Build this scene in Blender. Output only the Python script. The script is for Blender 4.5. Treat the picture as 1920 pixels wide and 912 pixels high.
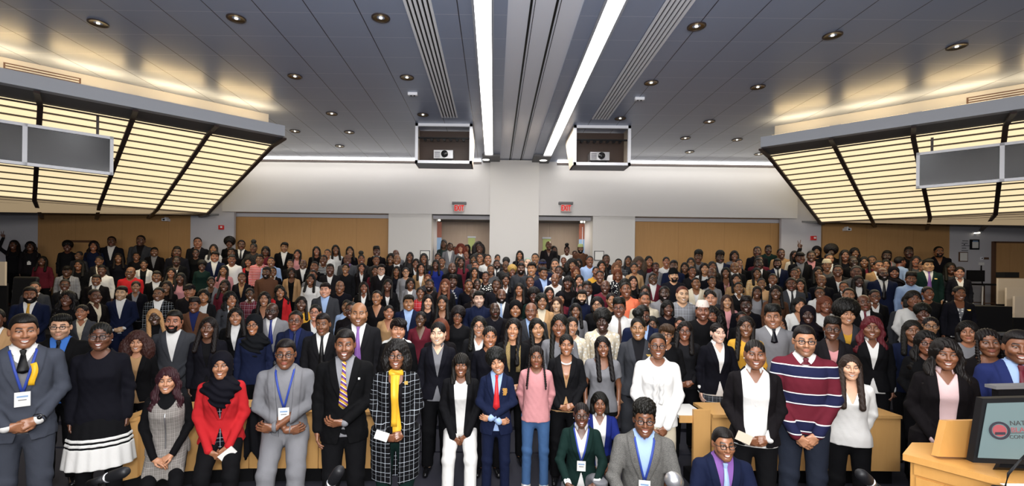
import bpy, math, random
import numpy as np
from mathutils import Matrix, Vector
for o in list(bpy.data.objects): bpy.data.objects.remove(o)
SCN = bpy.context.scene; COL = SCN.collection
CH = 2.13; F = 900.0; U0, V0 = 926.0, 517.0; ROLL = .012       # eye height, focal length in pixels of the 1920 x 912 frame, its vanishing point, tilt
cd = bpy.data.cameras.new('camera'); cam = bpy.data.objects.new('camera', cd); COL.objects.link(cam); SCN.camera = cam
cd.sensor_width = 36; cd.lens = 36*F/1920; cd.shift_x = (960-U0)/1920; cd.shift_y = (V0-456)/1920; cd.clip_start = .05
_c, _s = math.cos(ROLL), math.sin(ROLL)
cam.matrix_world = Matrix(((_c, -_s, 0, 0), (0, 0, -1, 0), (_s, _c, 0, CH), (0, 0, 0, 1)))
def at(u, v, y):      # the point seen at pixel (u, v) at distance y
    a, b = (u-U0)/F, (V0-v)/F
    return Vector(((a*_c-b*_s)*y, y, CH+(a*_s+b*_c)*y))
def pix(p): 
    a, b = p[0]/p[1], (p[2]-CH)/p[1]
    return U0+F*(a*_c+b*_s), V0-F*(-a*_s+b*_c)
SCN.view_settings.view_transform = 'Standard'; SCN.view_settings.look = 'None'; SCN.view_settings.gamma = 1; SCN.view_settings.use_curve_mapping = False
SCN.view_settings.exposure = 0.0
SCN.cycles.use_denoising = True; SCN.cycles.max_bounces = 6; SCN.cycles.diffuse_bounces = 3; SCN.cycles.glossy_bounces = 2; SCN.cycles.transmission_bounces = 4; SCN.cycles.transparent_max_bounces = 6; SCN.cycles.caustics_reflective = False; SCN.cycles.caustics_refractive = False
wd = bpy.data.worlds.new('world'); SCN.world = wd; wd.use_nodes = True
wd.node_tree.nodes['Background'].inputs[0].default_value = (.55, .58, .65, 1); wd.node_tree.nodes['Background'].inputs[1].default_value = .12
CEIL = CH + 2.75*1.19
def area(name, loc, size, power, col, rotx=0, roty=0, rotz=0, sy=None):
    l = bpy.data.lights.new(name, 'AREA'); l.energy = power; l.color = col; l.shape = 'RECTANGLE'; l.size = size; l.size_y = sy or size
    o = bpy.data.objects.new(name, l); COL.objects.link(o); o.location = loc; o.rotation_euler = (rotx, roty, rotz); return o
# ceiling strips run on over the front of the hall; flash of the photographer; glow of the coves is built with the coves
area('ceiling_strip_light', (-.17, 3.5, CEIL-.06), .16, 300, (1, .97, .93), sy=16)
area('ceiling_strip_light', (1.4, 3.5, CEIL-.06), .16, 300, (1, .97, .93), sy=16)
area('camera_flash', (.05, -.3, CH+.45), .35, 330, (.93, .96, 1), rotx=math.radians(128))
area('front_fill_light', (.6, -3.7, 3.6), 8.0, 640, (1, .96, .91), rotx=math.radians(86), sy=1.2)  # added wide fill behind the camera to brighten crowd and back wall
# ---------------------------------------------------------------- materials
MAT = {}
def nodes(name):
    m = bpy.data.materials.new(name); m.use_nodes = True
    nt = m.node_tree; nt.nodes.clear()
    o = nt.nodes.new('ShaderNodeOutputMaterial'); b = nt.nodes.new('ShaderNodeBsdfPrincipled')
    nt.links.new(b.outputs[0], o.inputs[0]); MAT[name] = m
    return m, nt, b
def N(nt, t, **kw):
    n = nt.nodes.new(t)
    for k, v in kw.items():
        if k.startswith('_'): setattr(n, k[1:], v)
        else: n.inputs[k.replace('__', ' ')].default_value = v
    return n
def L(nt, a, b): nt.links.new(a, b)
def mixc(nt, fac, a, b, mode='MIX'):
    m = nt.nodes.new('ShaderNodeMix'); m.data_type = 'RGBA'; m.blend_type = mode
    for s, v in ((m.inputs[0], fac), (m.inputs[6], a), (m.inputs[7], b)):
        if hasattr(v, 'links'): nt.links.new(v, s)
        else: s.default_value = v
    return m.outputs[2]
def math_(nt, op, a, b=None):
    m = nt.nodes.new('ShaderNodeMath'); m.operation = op
    for s, v in ((m.inputs[0], a), (m.inputs[1], b)):
        if v is None: continue
        if hasattr(v, 'links'): nt.links.new(v, s)
        else: s.default_value = v
    return m.outputs[0]
def bump(nt, b, h, strength=.3, dist=.002):
    n = N(nt, 'ShaderNodeBump', Strength=strength, Distance=dist); L(nt, h, n.inputs['Height']); L(nt, n.outputs[0], b.inputs['Normal'])
def plain(name, col, rough=.6, metal=0.0, emit=0.0, ecol=None, spec=.5, noise_amt=0.0, nscale=8.0, bmp=0.0):
    m, nt, b = nodes(name)
    c = (*col, 1)
    b.inputs['Base Color'].default_value = c; b.inputs['Roughness'].default_value = rough; b.inputs['Metallic'].default_value = metal
    b.inputs['Specular IOR Level'].default_value = spec
    if emit: b.inputs['Emission Color'].default_value = (*(ecol or col), 1); b.inputs['Emission Strength'].default_value = emit
    if noise_amt or bmp:
        tc = N(nt, 'ShaderNodeTexCoord'); n = N(nt, 'ShaderNodeTexNoise', Scale=nscale, Detail=4.0); L(nt, tc.outputs['Object'], n.inputs['Vector'])
        if noise_amt: L(nt, mixc(nt, math_(nt, 'MULTIPLY', n.outputs['Fac'], noise_amt), c, (col[0]*.6, col[1]*.6, col[2]*.6, 1)), b.inputs['Base Color'])
        if bmp: bump(nt, b, n.outputs['Fac'], bmp)
    return m
def skin_mat():
    m, nt, b = nodes('skin')
    oi = N(nt, 'ShaderNodeObjectInfo'); at = N(nt, 'ShaderNodeAttribute', _attribute_name='paint'); bd = N(nt, 'ShaderNodeAttribute', _attribute_name='stubble', _attribute_type='OBJECT')
    sep = N(nt, 'ShaderNodeSeparateColor'); L(nt, at.outputs['Color'], sep.inputs[0])
    tc = N(nt, 'ShaderNodeTexCoord'); n = N(nt, 'ShaderNodeTexNoise', Scale=26.0, Detail=4.0); L(nt, tc.outputs['Object'], n.inputs['Vector'])
    c = mixc(nt, math_(nt, 'MULTIPLY', n.outputs['Fac'], .3), oi.outputs['Color'], (.5, .2, .12, 1), 'MULTIPLY')
    lip = mixc(nt, .42, oi.outputs['Color'], (.36, .075, .07, 1))
    c = mixc(nt, math_(nt, 'MULTIPLY', math_(nt, 'MULTIPLY', at.outputs['Alpha'], bd.outputs['Fac']), .8), c, (.012, .009, .008, 1))
    c = mixc(nt, sep.outputs[0], c, lip)
    c = mixc(nt, sep.outputs[2], c, (.52, .5, .48, 1))
    c = mixc(nt, sep.outputs[1], c, (.012, .008, .007, 1))
    L(nt, c, b.inputs['Base Color'])
    b.inputs['Roughness'].default_value = .38; b.inputs['Specular IOR Level'].default_value = .5
    n2 = N(nt, 'ShaderNodeTexNoise', Scale=420.0, Detail=2.0); L(nt, tc.outputs['Object'], n2.inputs['Vector']); bump(nt, b, n2.outputs['Fac'], .12, .001)
def hair_mat():
    m, nt, b = nodes('hair')
    oi = N(nt, 'ShaderNodeObjectInfo'); tc = N(nt, 'ShaderNodeTexCoord')
    mp = N(nt, 'ShaderNodeMapping', Scale=(190, 190, 26)); L(nt, tc.outputs['Object'], mp.inputs[0])
    n = N(nt, 'ShaderNodeTexNoise', Scale=1.0, Detail=4.0); L(nt, mp.outputs[0], n.inputs['Vector'])
    L(nt, mixc(nt, n.outputs['Fac'], oi.outputs['Color'], (.35, .32, .3, 1), 'MULTIPLY'), b.inputs['Base Color'])
    b.inputs['Roughness'].default_value = .5; b.inputs['Specular IOR Level'].default_value = .22
    bump(nt, b, n.outputs['Fac'], .7, .004)
def cloth_mat(name='cloth', pattern=None, c2=(0, 0, 0), scale=1.0, rough=.85, sheen=.0, weave=900.0):
    m, nt, b = nodes(name)
    oi = N(nt, 'ShaderNodeObjectInfo'); tc = N(nt, 'ShaderNodeTexCoord'); P = tc.outputs['Object']
    n = N(nt, 'ShaderNodeTexNoise', Scale=weave, Detail=2.0); L(nt, P, n.inputs['Vector'])
    c = mixc(nt, math_(nt, 'MULTIPLY', n.outputs['Fac'], .35), oi.outputs['Color'], (.3, .3, .3, 1), 'MULTIPLY')
    sx = N(nt, 'ShaderNodeSeparateXYZ'); L(nt, P, sx.inputs[0])
    def line(out, period, frac, off=0.0):
        return math_(nt, 'LESS_THAN', math_(nt, 'FRACT', math_(nt, 'ADD', math_(nt, 'MULTIPLY', out, 1/period), off)), frac)
    X, Y, Z = sx.outputs
    k = (*c2, 1)
    if pattern == 'plaid':
        f = math_(nt, 'MAXIMUM', line(X, .08*scale, .04), line(Z, .085*scale, .04)); f2 = math_(nt, 'MAXIMUM', line(X, .08*scale, .04, .45), line(Z, .085*scale, .04, .4))
        c = mixc(nt, math_(nt, 'MULTIPLY', f, .75), c, k); c = mixc(nt, math_(nt, 'MULTIPLY', f2, .3), c, k)
    elif pattern == 'check':
        f = math_(nt, 'ADD', math_(nt, 'MULTIPLY', line(X, .036*scale, .5), .5), math_(nt, 'MULTIPLY', line(Z, .036*scale, .5), .5)); c = mixc(nt, f, c, k)
    elif pattern == 'hstripe':
        c = mixc(nt, line(Z, .11*scale, .42, .1), c, k); c = mixc(nt, math_(nt, 'MAXIMUM', line(Z, .11*scale, .038, .08), line(Z, .11*scale, .038, .7)), c, (.75, .75, .75, 1))
    elif pattern == 'thin':
        c = mixc(nt, line(Z, .034*scale, .3), c, k)
    elif pattern == 'pin':
        c = mixc(nt, line(X, .02*scale, .18), c, k)
    elif pattern == 'diag':
        c = mixc(nt, line(math_(nt, 'ADD', math_(nt, 'MULTIPLY', X, .75), Z), .045*scale, .5), c, k); c = mixc(nt, line(math_(nt, 'ADD', math_(nt, 'MULTIPLY', X, .75), Z), .045*scale, .1, .05), c, (.75, .75, .75, 1))
    elif pattern == 'blotch':
        v = N(nt, 'ShaderNodeTexVoronoi', Scale=26/scale); L(nt, P, v.inputs['Vector']); c = mixc(nt, math_(nt, 'LESS_THAN', v.outputs['Distance'], .36), c, k)
    elif pattern == 'tweed':
        v = N(nt, 'ShaderNodeTexNoise', Scale=240.0, Detail=3.0); L(nt, P, v.inputs['Vector']); c = mixc(nt, math_(nt, 'MULTIPLY', math_(nt, 'GREATER_THAN', v.outputs['Fac'], .52), .55), c, k)
    L(nt, c, b.inputs['Base Color'])
    b.inputs['Roughness'].default_value = rough; b.inputs['Specular IOR Level'].default_value = .25 if rough < .6 else .1
    n3 = N(nt, 'ShaderNodeTexNoise', Scale=14.0, Detail=3.0); L(nt, P, n3.inputs['Vector'])
    h = math_(nt, 'ADD', math_(nt, 'MULTIPLY', n3.outputs['Fac'], 1.0), math_(nt, 'MULTIPLY', n.outputs['Fac'], .08)); bump(nt, b, h, .45, .012)
skin_mat(); hair_mat(); cloth_mat()
cloth_mat('plaid2', 'plaid', (.55, .5, .48), .45)
for nm, pt, c2, sc, ro in (('plaid', 'plaid', (.5, .54, .6), 1.0, .85), ('check', 'check', (.62, .62, .62), 1.0, .85), ('stripe', 'hstripe', (.012, .014, .045), 2.0, .85), ('thin', 'thin', (.7, .7, .7), 1.0, .85), ('pin', 'pin', (.3, .3, .3), 1.0, .8), ('diag', 'diag', (.42, .24, .02), 1.0, .5), ('blotch', 'blotch', (.75, .74, .7), 1.0, .8), ('tweed', 'tweed', (.03, .03, .03), 1.0, .9)):
    cloth_mat(nm, pt, c2, sc, ro)
cloth_mat('silk', None, rough=.38)
# ---------------------------------------------------------------- shapes: signed distance fields turned into meshes
def v3(a): return np.array(a, dtype=np.float32)
def rc(P, a, b, r1, r2):
    a = v3(a); b = v3(b); d = b - a; L = float(d @ d) + 1e-9
    t = np.clip(((P[0]-a[0])*d[0] + (P[1]-a[1])*d[1] + (P[2]-a[2])*d[2]) / L, 0, 1)
    return np.sqrt((P[0]-a[0]-t*d[0])**2 + (P[1]-a[1]-t*d[1])**2 + (P[2]-a[2]-t*d[2])**2) - (r1 + (r2-r1)*t)
def el(P, c, r):
    q = np.sqrt(((P[0]-c[0])/r[0])**2 + ((P[1]-c[1])/r[1])**2 + ((P[2]-c[2])/r[2])**2)
    return (q - 1) * min(r)
def sp(P, c, r): return np.sqrt((P[0]-c[0])**2 + (P[1]-c[1])**2 + (P[2]-c[2])**2) - r
def smin(a, b, k):
    h = np.clip(0.5 + 0.5*(b-a)/k, 0, 1)
    return b*(1-h) + a*h - k*h*(1-h)
def smax(a, b, k): return -smin(-a, -b, k)
def nets(f, lo, hi, h, step=None):
    n = [int(math.ceil((hi[i]-lo[i])/h)) + 1 for i in range(3)]
    ax = [(lo[i] + h*np.arange(n[i])).astype(np.float32) for i in range(3)]
    P = np.meshgrid(*ax, indexing='ij')
    F = f(P).astype(np.float32)
    for a in range(3):
        s = [slice(None)]*3; s[a] = 0; F[tuple(s)] = np.maximum(F[tuple(s)], h*.3); s[a] = -1; F[tuple(s)] = np.maximum(F[tuple(s)], h*.3)
    S = F < 0
    m = [n[i]-1 for i in range(3)]
    cnt = np.zeros(m, np.float32); acc = [np.zeros(m, np.float32) for _ in range(3)]
    cor = [(i, j, k) for i in (0,1) for j in (0,1) for k in (0,1)]
    sl = lambda c: tuple(slice(c[i], c[i]+m[i]) for i in range(3))
    for c in cor:
        for a in range(3):
            if c[a]: continue
            e = list(c); e[a] = 1
            A, B = F[sl(c)], F[sl(e)]
            x = (A < 0) != (B < 0)
            t = np.where(x, A/np.where(x, A-B, 1), 0)
            cnt += x
            for b in range(3): acc[b] += np.where(x, c[b] + (t if b == a else 0), 0)
    act = cnt > 0
    idx = np.full(m, -1, np.int64); idx[act] = np.arange(int(act.sum()))
    ijk = np.argwhere(act)
    V = np.stack([lo[b] + h*(ijk[:, b] + acc[b][act]/cnt[act]) for b in range(3)], 1)
    Q = []
    for a in range(3):
        b, c = (a+1) % 3, (a+2) % 3
        s0 = [slice(None)]*3; s1 = [slice(None)]*3
        s0[a] = slice(0, m[a]); s1[a] = slice(1, m[a]+1)
        for q in (b, c): s0[q] = slice(1, m[q]); s1[q] = slice(1, m[q])
        x0, x1 = S[tuple(s0)], S[tuple(s1)]
        for msk, flip in ((x0 & ~x1, False), (~x0 & x1, True)):
            I = np.argwhere(msk)
            if not len(I): continue
            I[:, b] += 1; I[:, c] += 1
            def cell(db, dc):
                J = I.copy(); J[:, b] += db; J[:, c] += dc
                return idx[J[:, 0], J[:, 1], J[:, 2]]
            q = [cell(-1,-1), cell(0,-1), cell(0,0), cell(-1,0)]
            Q.append(np.stack(q[::-1] if flip else q, 1))
    return V.astype(np.float32), (np.concatenate(Q) if Q else np.zeros((0,4), np.int64))
def noise(P, s, seed=0.0):
    x, y, z = P[0]*s, P[1]*s, P[2]*s
    return (np.sin(x*1.7+y*.6+seed)*np.sin(y*1.9-z*.7+seed*1.3)+np.sin(z*1.6+x*.8+seed*.7)*np.sin(x*2.3-y*1.1+z*.5+seed))*.5
def rot(ax, ang):
    c, s = math.cos(ang), math.sin(ang)
    return np.array({'x': [[1,0,0],[0,c,-s],[0,s,c]], 'y': [[c,0,s],[0,1,0],[-s,0,c]], 'z': [[c,-s,0],[s,c,0],[0,0,1]]}[ax])
def xf(P, R, o):     # coordinates of P in the frame with axes R (columns) and origin o
    d = [P[i]-o[i] for i in range(3)]
    return [R[0][j]*d[0] + R[1][j]*d[1] + R[2][j]*d[2] for j in range(3)]

# ---------------------------------------------------------------- head, in its own frame: face towards -Y, centre of the skull near 0
HC = (0.0, -0.008, 1.581)
def head_sdf(P, sex, smile, fat=0.0):
    X = [np.abs(P[0]), P[1], P[2]]
    w = 1.0 if sex == 'm' else .95
    d = el(X, (0, .016, .034), (.076, .094, .084))
    d = smin(d, el(X, (0, -.026, -.036), (.063*w+fat, .068, .078)), .03)
    d = smin(d, rc(X, (.05*w+fat, -.01, -.05), (.016*w, -.07, -.098), .018+fat*.6, .017), .03)
    d = smin(d, sp(P, (0, -.076, -.096), .019), .02)
    d = smin(d, sp(X, (.041+fat, -.064, -.026 if not smile else -.022), .023 + (.003 if smile else 0)), .022)
    d = smin(d, rc(X, (0, -.086, .026), (.04, -.076, .026), .0105 if sex == 'm' else .008, .009), .015)
    d = smax(d, -sp(X, (.032, -.103, .008), .0165), .014)
    d = np.minimum(d, smin(sp(X, (.0315, -.0765, .008), .0128), d, .004))
    nz = rc(X, (0, -.092, .014), (0, -.111, -.024), .0075, .0125 if sex == 'm' else .0115)
    nz = smin(nz, sp(X, (.0135, -.1, -.0275), .0088), .008)
    d = smin(d, nz, .011)
    k = .008 if smile else 0
    up = np.minimum(rc(X, (0, -.1, -.054), (.016, -.096, -.053 if not smile else -.052), .0062, .006), rc(X, (.016, -.096, -.053), (.026, -.085, -.056+k), .006, .004))
    lo = np.minimum(rc(X, (0, -.0965, -.067 - k*.4), (.015, -.092, -.065-k*.2), .0075, .0065), rc(X, (.015, -.092, -.065-k*.2), (.026, -.084, -.057+k), .0065, .004))
    d = smin(d, smin(up, lo, .004 if smile else .006), .005)
    ear = el(xf(X, rot('z', -.35) @ rot('x', .15), (.077, .014, -.002)), (0, 0, 0), (.009, .02, .031))
    d = smin(d, ear, .006)
    nk = rc(X, (0, .022, -.06), (0, .032, -.2), .052 if sex == 'm' else .045, .056 if sex == 'm' else .046)
    return smin(d, nk, .03)
def head_paint(V, smile, sex):
    x = np.abs(V[:, 0]); y = V[:, 1]; z = V[:, 2]
    front = y < -.062
    C = np.zeros((len(V), 4), np.float32)
    sst = lambda e0, e1, t: np.clip((t-e0)/(e1-e0), 0, 1)
    ez = .0074 if not smile else .0060
    eye = ((x-.0315)/.0135)**2 + ((z-.008)/(ez-.002))**2
    C[:, 2] = np.where(front, (1-sst(.7, 1.05, eye))*.5, 0)
    iris = ((x-.031)**2 + (z-.008)**2)**.5
    C[:, 1] = np.where(front, (1-sst(.0062, .008, iris))*(C[:, 2] > .1), 0)
    lash = np.abs(((x-.0315)/.0165)**2 + ((z-.0085)/.0074)**2 - 1) < .5
    C[:, 1] = np.maximum(C[:, 1], np.where(front & lash & (z > .0078), .9, 0))
    bz = .0285 + .006*np.sin(np.clip((x-.012)/.038, 0, 1)*2.4)
    bt = (.0052 if sex == 'm' else .0038)
    C[:, 1] = np.maximum(C[:, 1], np.where(front, (1-sst(bt, bt+.0025, np.abs(z-bz)))*((x > .012) & (x < .05)), 0)*.9)
    k = .008 if smile else 0
    t = np.clip(x/.026, 0, 1)
    zc = -.0605 + k*t*t - k*.25
    hh = (.0125 + (k*.35))*(1-t**2.2)
    C[:, 0] = np.where(front & (x < .028), 1-sst(.0, .0025, np.abs(z-zc)-hh), 0)
    if smile:
        th = .0062*(1-(x/.021)**2)
        tw = np.where(front & (x < .021), 1-sst(0, .002, np.abs(z-zc-.0005)-th), 0)
        C[:, 2] = np.maximum(C[:, 2], tw); C[:, 0] *= 1-tw
    b = ((y < -.03) & (z < -.03)) * sst(-.02, -.05, z) * (1-C[:, 0]) * sst(-.015, -.05, y) * (z > -.14)
    chin = b * (1 - ((x < .034) & (z > -.052) & (z < -.03)) * 0)
    C[:, 3] = chin * (1-C[:, 2])
    return C

# ---------------------------------------------------------------- the figure: one common skeleton, 1.72 m
TP = {'m': ([.78, .84, .95, 1.05, 1.15, 1.25, 1.33, 1.39, 1.43, 1.46, 1.50], [.16, .162, .16, .146, .146, .156, .162, .158, .138, .085, .053], [.105, .108, .115, .108, .11, .118, .116, .102, .082, .066, .055], [.005, .004, 0, -.004, -.006, -.01, -.004, .006, .016, .022, .026]),
      'f': ([.78, .84, .92, 1.02, 1.10, 1.19, 1.26, 1.33, 1.39, 1.43, 1.47, 1.50], [.166, .169, .168, .138, .126, .132, .136, .137, .131, .098, .054, .045], [.108, .112, .117, .1, .096, .108, .124, .106, .088, .07, .055, .046], [.004, .004, .002, -.002, -.004, -.012, -.022, -.008, .006, .016, .022, .026]),
      'c': ([.78, .84, .92, 1.02, 1.10, 1.19, 1.26, 1.33, 1.39, 1.43, 1.47, 1.50], [.15, .152, .15, .138, .132, .134, .138, .138, .13, .098, .058, .044], [.1, .104, .105, .1, .098, .1, .102, .098, .086, .07, .055, .044], [.004, .003, .002, -.002, -.004, -.006, -.006, -.002, .006, .016, .022, .026])}
SHX = {'m': .172, 'f': .146, 'c': .136}
ARMS = {   # elbow, wrist, finger direction, palm normal, curl - for the figure's +X arm; second entry for the -X arm
    'down': (((.215, .035, 1.13), (.212, -.025, .885), (-.02, -.18, -1), (-1, .1, 0), .35),)*2,
    'clasp': (((.222, .03, 1.13), (.085, -.205, .955), (-1, -.222, -.25), (0, 1, -.3), .75), ((.222, .03, 1.13), (.085, -.215, .93), (-1, -.12, -.1), (0, 1, .2), .5)),
    'low': (((.215, -.015, 1.12), (.075, -.19, .875), (-.75, -.222, -.7), (-.4, 1, -.3), .7), ((.215, -.015, 1.12), (.075, -.2, .85), (-.75, -.1, -.6), (-.3, 1, 0), .55)),
    'cross': (((.222, -.01, 1.14), (-.06, -.225, 1.02), (-1, -.05, .1), (0, 1, 0), .55), ((.222, -.01, 1.13), (-.03, -.195, .975), (-1, .05, .05), (0, 1, 0), .6)),
    'fold': (((.222, .0, 1.13), (.02, -.225, 1.0), (-1, -.1, -.05), (0, .9, .5), .5), ((.215, .035, 1.13), (.212, -.025, .885), (-.02, -.18, -1), (-1, .1, 0), .35)),
    'back': (((.215, .07, 1.14), (.14, .12, .92), (-.7, .35, -.6), (0, -1, 0), .4),)*2,
    'knee': (((.235, -.12, 1.14), (.13, -.36, 1.05), (-.7, -.6, -.25), (0, .2, -1), .5), ((.235, -.12, 1.14), (.13, -.37, 1.02), (-.7, -.6, -.1), (0, .2, -1), .5)),
    'lap': (((.222, -.02, 1.13), (.075, -.27, .93), (-.8, -.5, -.35), (-.1, .3, -1), .6), ((.222, -.02, 1.13), (.07, -.28, .905), (-.8, -.4, -.2), (0, .4, -.9), .5)),
    'raise': (((.215, .035, 1.13), (.212, -.025, .885), (-.02, -.18, -1), (-1, .1, 0), .35), ((.3, -.02, 1.5), (.215, -.03, 1.76), (0, 0, 1), (0, -1, 0), -1)),
    'hips': (((.33, .06, 1.16), (.2, -.07, .99), (-.6, -.5, -.4), (-.5, .8, 0), .5), ((.215, .035, 1.13), (.212, -.025, .885), (-.02, -.18, -1), (-1, .1, 0), .35)),
    'side': (((.222, -.06, 1.13), (.2, -.24, .93), (-.222, -.9, -.4), (-.8, .1, -.6), .45), ((.215, .035, 1.13), (.212, -.025, .885), (-.02, -.18, -1), (-1, .1, 0), .35)),
}
LEGS = {   # hip, knee, ankle for +X then -X, toe direction
    'stand': (((.088, 0, .88), (.098, -.012, .48), (.105, .02, .09)), ((.088, 0, .88), (.098, -.012, .48), (.105, .02, .09))),
    'lean': (((.09, 0, .66), (.115, -.34, .43), (.11, -.42, .09)), ((.09, 0, .66), (.115, -.3, .42), (.12, -.36, .09))),
    'sit': (((.09, 0, .54), (.095, -.4, .5), (.08, -.36, .09)), ((.09, 0, .54), (.095, -.4, .5), (.08, -.36, .09))),
    'squat': (((.1, 0, .34), (.17, -.36, .5), (.15, -.14, .09)), ((.1, 0, .34), (.15, -.3, .1), (.12, .1, .06))),
}
UP = {'stand': (0, 0, 0), 'lean': (.0, -.22, .12), 'sit': (0, -.36, .18), 'squat': (0, -.53, .1)}   # shift y, shift z, forward pitch of the upper body
def upper_frame(leg, pitch=None):
    y, z, p = UP[leg]
    if pitch is not None: p = pitch
    R = rot('x', p)      # turns the upper body about the hips, forward is -Y
    o = np.array((0, 0, .9))
    t = np.array((0, y, z)) + o - R @ o
    return R, t
for _k in TP:      # smooth profiles
    _z = np.linspace(.76, 1.52, 153); _g = np.exp(-(np.arange(-9, 10)/4.5)**2); _g /= _g.sum()
    TP[_k] = (_z,)+tuple(np.convolve(np.pad(np.interp(_z, TP[_k][0], q), 9, mode='edge'), _g, 'valid') for q in TP[_k][1:])
def torso(P, sex, off=0.0, zlo=.8, zhi=1.5, flare=0.0):
    z0, wx, wy, cy = TP[sex]
    z = P[2]
    a = np.interp(z, z0, wx) + off; b = np.interp(z, z0, wy) + off; c = np.interp(z, z0, cy)
    if flare: e = np.clip((1.0-z)/.2, 0, 1.4)*flare; a = a + e; b = b + e
    q = (np.abs(P[0]/a)**2.3 + np.abs((P[1]-c)/b)**2.3)**(1/2.3)
    d = (q-1)*np.minimum(a, b)*.9
    return np.maximum(d, np.maximum(zlo-z, z-zhi)).astype(np.float32)
def front_y(sex, x, z, off):     # where the chest surface lies in front of (x, z)
    z0, wx, wy, cy = TP[sex]
    a = np.interp(z, z0, wx) + off; b = np.interp(z, z0, wy) + off; c = np.interp(z, z0, cy)
    return c - b*max(0.02, 1-abs(x/a)**2.3)**(1/2.3)
def arm_pts(pose, sex, i):
    e, w, d, n, c = ARMS[pose][i]
    s = 1 if i == 0 else -1
    k = (SHX[sex]-.172)
    m = lambda q: np.array((s*(q[0] + (k*.8 if q[0] > .15 else 0)), q[1], q[2]), float)
    return m((.172, .012, 1.378)) if sex == 'm' else np.array((s*SHX[sex], .012, 1.372)), m(e), m(w), np.array((s*d[0], d[1], d[2])), np.array((s*n[0], n[1], n[2])), c
def arms(P, pose, sex, off=0.0, cut=0.0, fold=0.0):
    d = None; g = {'m': 1.0, 'f': .84, 'c': .8}[sex]
    for i in (0, 1):
        a, e, w, *_ = arm_pts(pose, sex, i)
        w = e + (w-e)*(1+cut)
        q = smin(rc(P, a, e, .05*g+off, .04*g+off), rc(P, e, w, .04*g+off, .028*g+off*1.15), .02)
        if fold: q = q + fold*np.sin((P[2]*70 + P[0]*30 + P[1]*38))*np.exp(-((P[0]-e[0])**2+(P[1]-e[1])**2+(P[2]-e[2])**2)/.014)
        d = q if d is None else np.minimum(d, q)
    return d
def hand_sdf(P, w, dr, nm, curl, side):
    y = dr/np.linalg.norm(dr); z = -nm/np.linalg.norm(nm); z = z - y*(z @ y); z /= np.linalg.norm(z); x = np.cross(y, z)*(-side)
    Q = xf(P, np.stack([x, y, z], 1), w)          # x towards the thumb, y along the fingers, z out of the back of the hand
    d = None
    vee = curl < 0
    for j, (fx, ky, L) in enumerate(((.029, .088, 1.0), (.010, .093, 1.1), (-.010, .089, 1.02), (-.028, .08, .82))):
        kn = np.array((fx, ky, 0))
        m = rc(Q, (fx*.45, .0, 0), kn, .014, .0105)
        d = m if d is None else smin(d, m, .012)
        p = kn; ang = 0.0
        cu = (0.0 if j < 2 else 1.7) if vee else curl*(1+.12*j)
        sx = (.22 if j == 0 else -.16) if vee and j < 2 else fx*1.5
        for k, (l, r1, r2) in enumerate(((.043, .0092, .0083), (.027, .0083, .0075), (.021, .0075, .0062))):
            ang += cu*(1.0, .9, .6)[k]
            p2 = p + l*L*np.array((sx, math.cos(ang), -math.sin(ang)))
            d = smin(d, rc(Q, p, p2, r1, r2), .004); p = p2
    d = smin(d, rc(Q, (.012, .02, -.006), (.042, .05, -.014), .015, .0115), .01)
    d = smin(d, rc(Q, (.042, .05, -.014), (.047, .076, -.024), .0105, .0095), .004)
    d = smin(d, rc(Q, (.047, .076, -.024), (.044, .099, -.034), .0095, .0075), .004)
    return smin(d, rc(Q, (0, -.012, 0), (0, .03, 0), .0235, .021), .02)
def legs_sdf(P, leg, off=0.0, ank=0.0, slim=1.0):
    d = None
    for i in (0, 1):
        h, k, a = [np.array(q, float) for q in LEGS[leg][i]]
        s = 1 if i == 0 else -1
        for q in (h, k, a): q[0] *= s
        u = smin(rc(P, h, k, (.088+off)*slim, (.058+off)*slim), rc(P, k, a, (.057+off)*slim, (.04+off+ank)*slim), .03)
        d = u if d is None else smin(d, u, .012)
    return d
def new_mesh(name, V, Q, mat, attr=None, smooth=True):
    me = bpy.data.meshes.new(name)
    V = np.asarray(V, np.float32); Q = np.asarray(Q, np.int64)
    me.vertices.add(len(V)); me.vertices.foreach_set('co', V.ravel())
    k = Q.shape[1]
    me.loops.add(len(Q)*k); me.loops.foreach_set('vertex_index', Q.ravel().astype(np.int32))
    me.polygons.add(len(Q)); me.polygons.foreach_set('loop_start', np.arange(0, len(Q)*k, k, dtype=np.int32))
    me.update(calc_edges=True)
    if smooth: me.polygons.foreach_set('use_smooth', np.ones(len(Q), bool))
    if attr is not None:
        a = me.color_attributes.new('paint', 'FLOAT_COLOR', 'POINT'); a.data.foreach_set('color', attr.astype(np.float32).ravel())
    me.materials.append(mat)
    return me
def cat(parts):
    V, Q, n = [], [], 0
    for v, q in parts: V.append(v); Q.append(q+n); n += len(v)
    return np.concatenate(V), np.concatenate(Q)
CACHE = {}
def cached(f):
    def g(*a):
        k = (f.__name__,)+a
        if k not in CACHE: CACHE[k] = f(*a)
        return CACHE[k]
    return g
SC = {'m': 1.0, 'f': .95, 'c': 1.02}      # size of the head
@cached
def head_geo(sex, smile, fat, h):
    fa = {'thin': -.003, 'mid': 0, 'fat': .008}[fat]
    V, Q = nets(lambda P: head_sdf(P, sex, smile, fa), (-.1, -.135, -.205), (.1, .12, .135), h)
    C = head_paint(V, smile, sex)
    return V, Q, C
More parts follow.
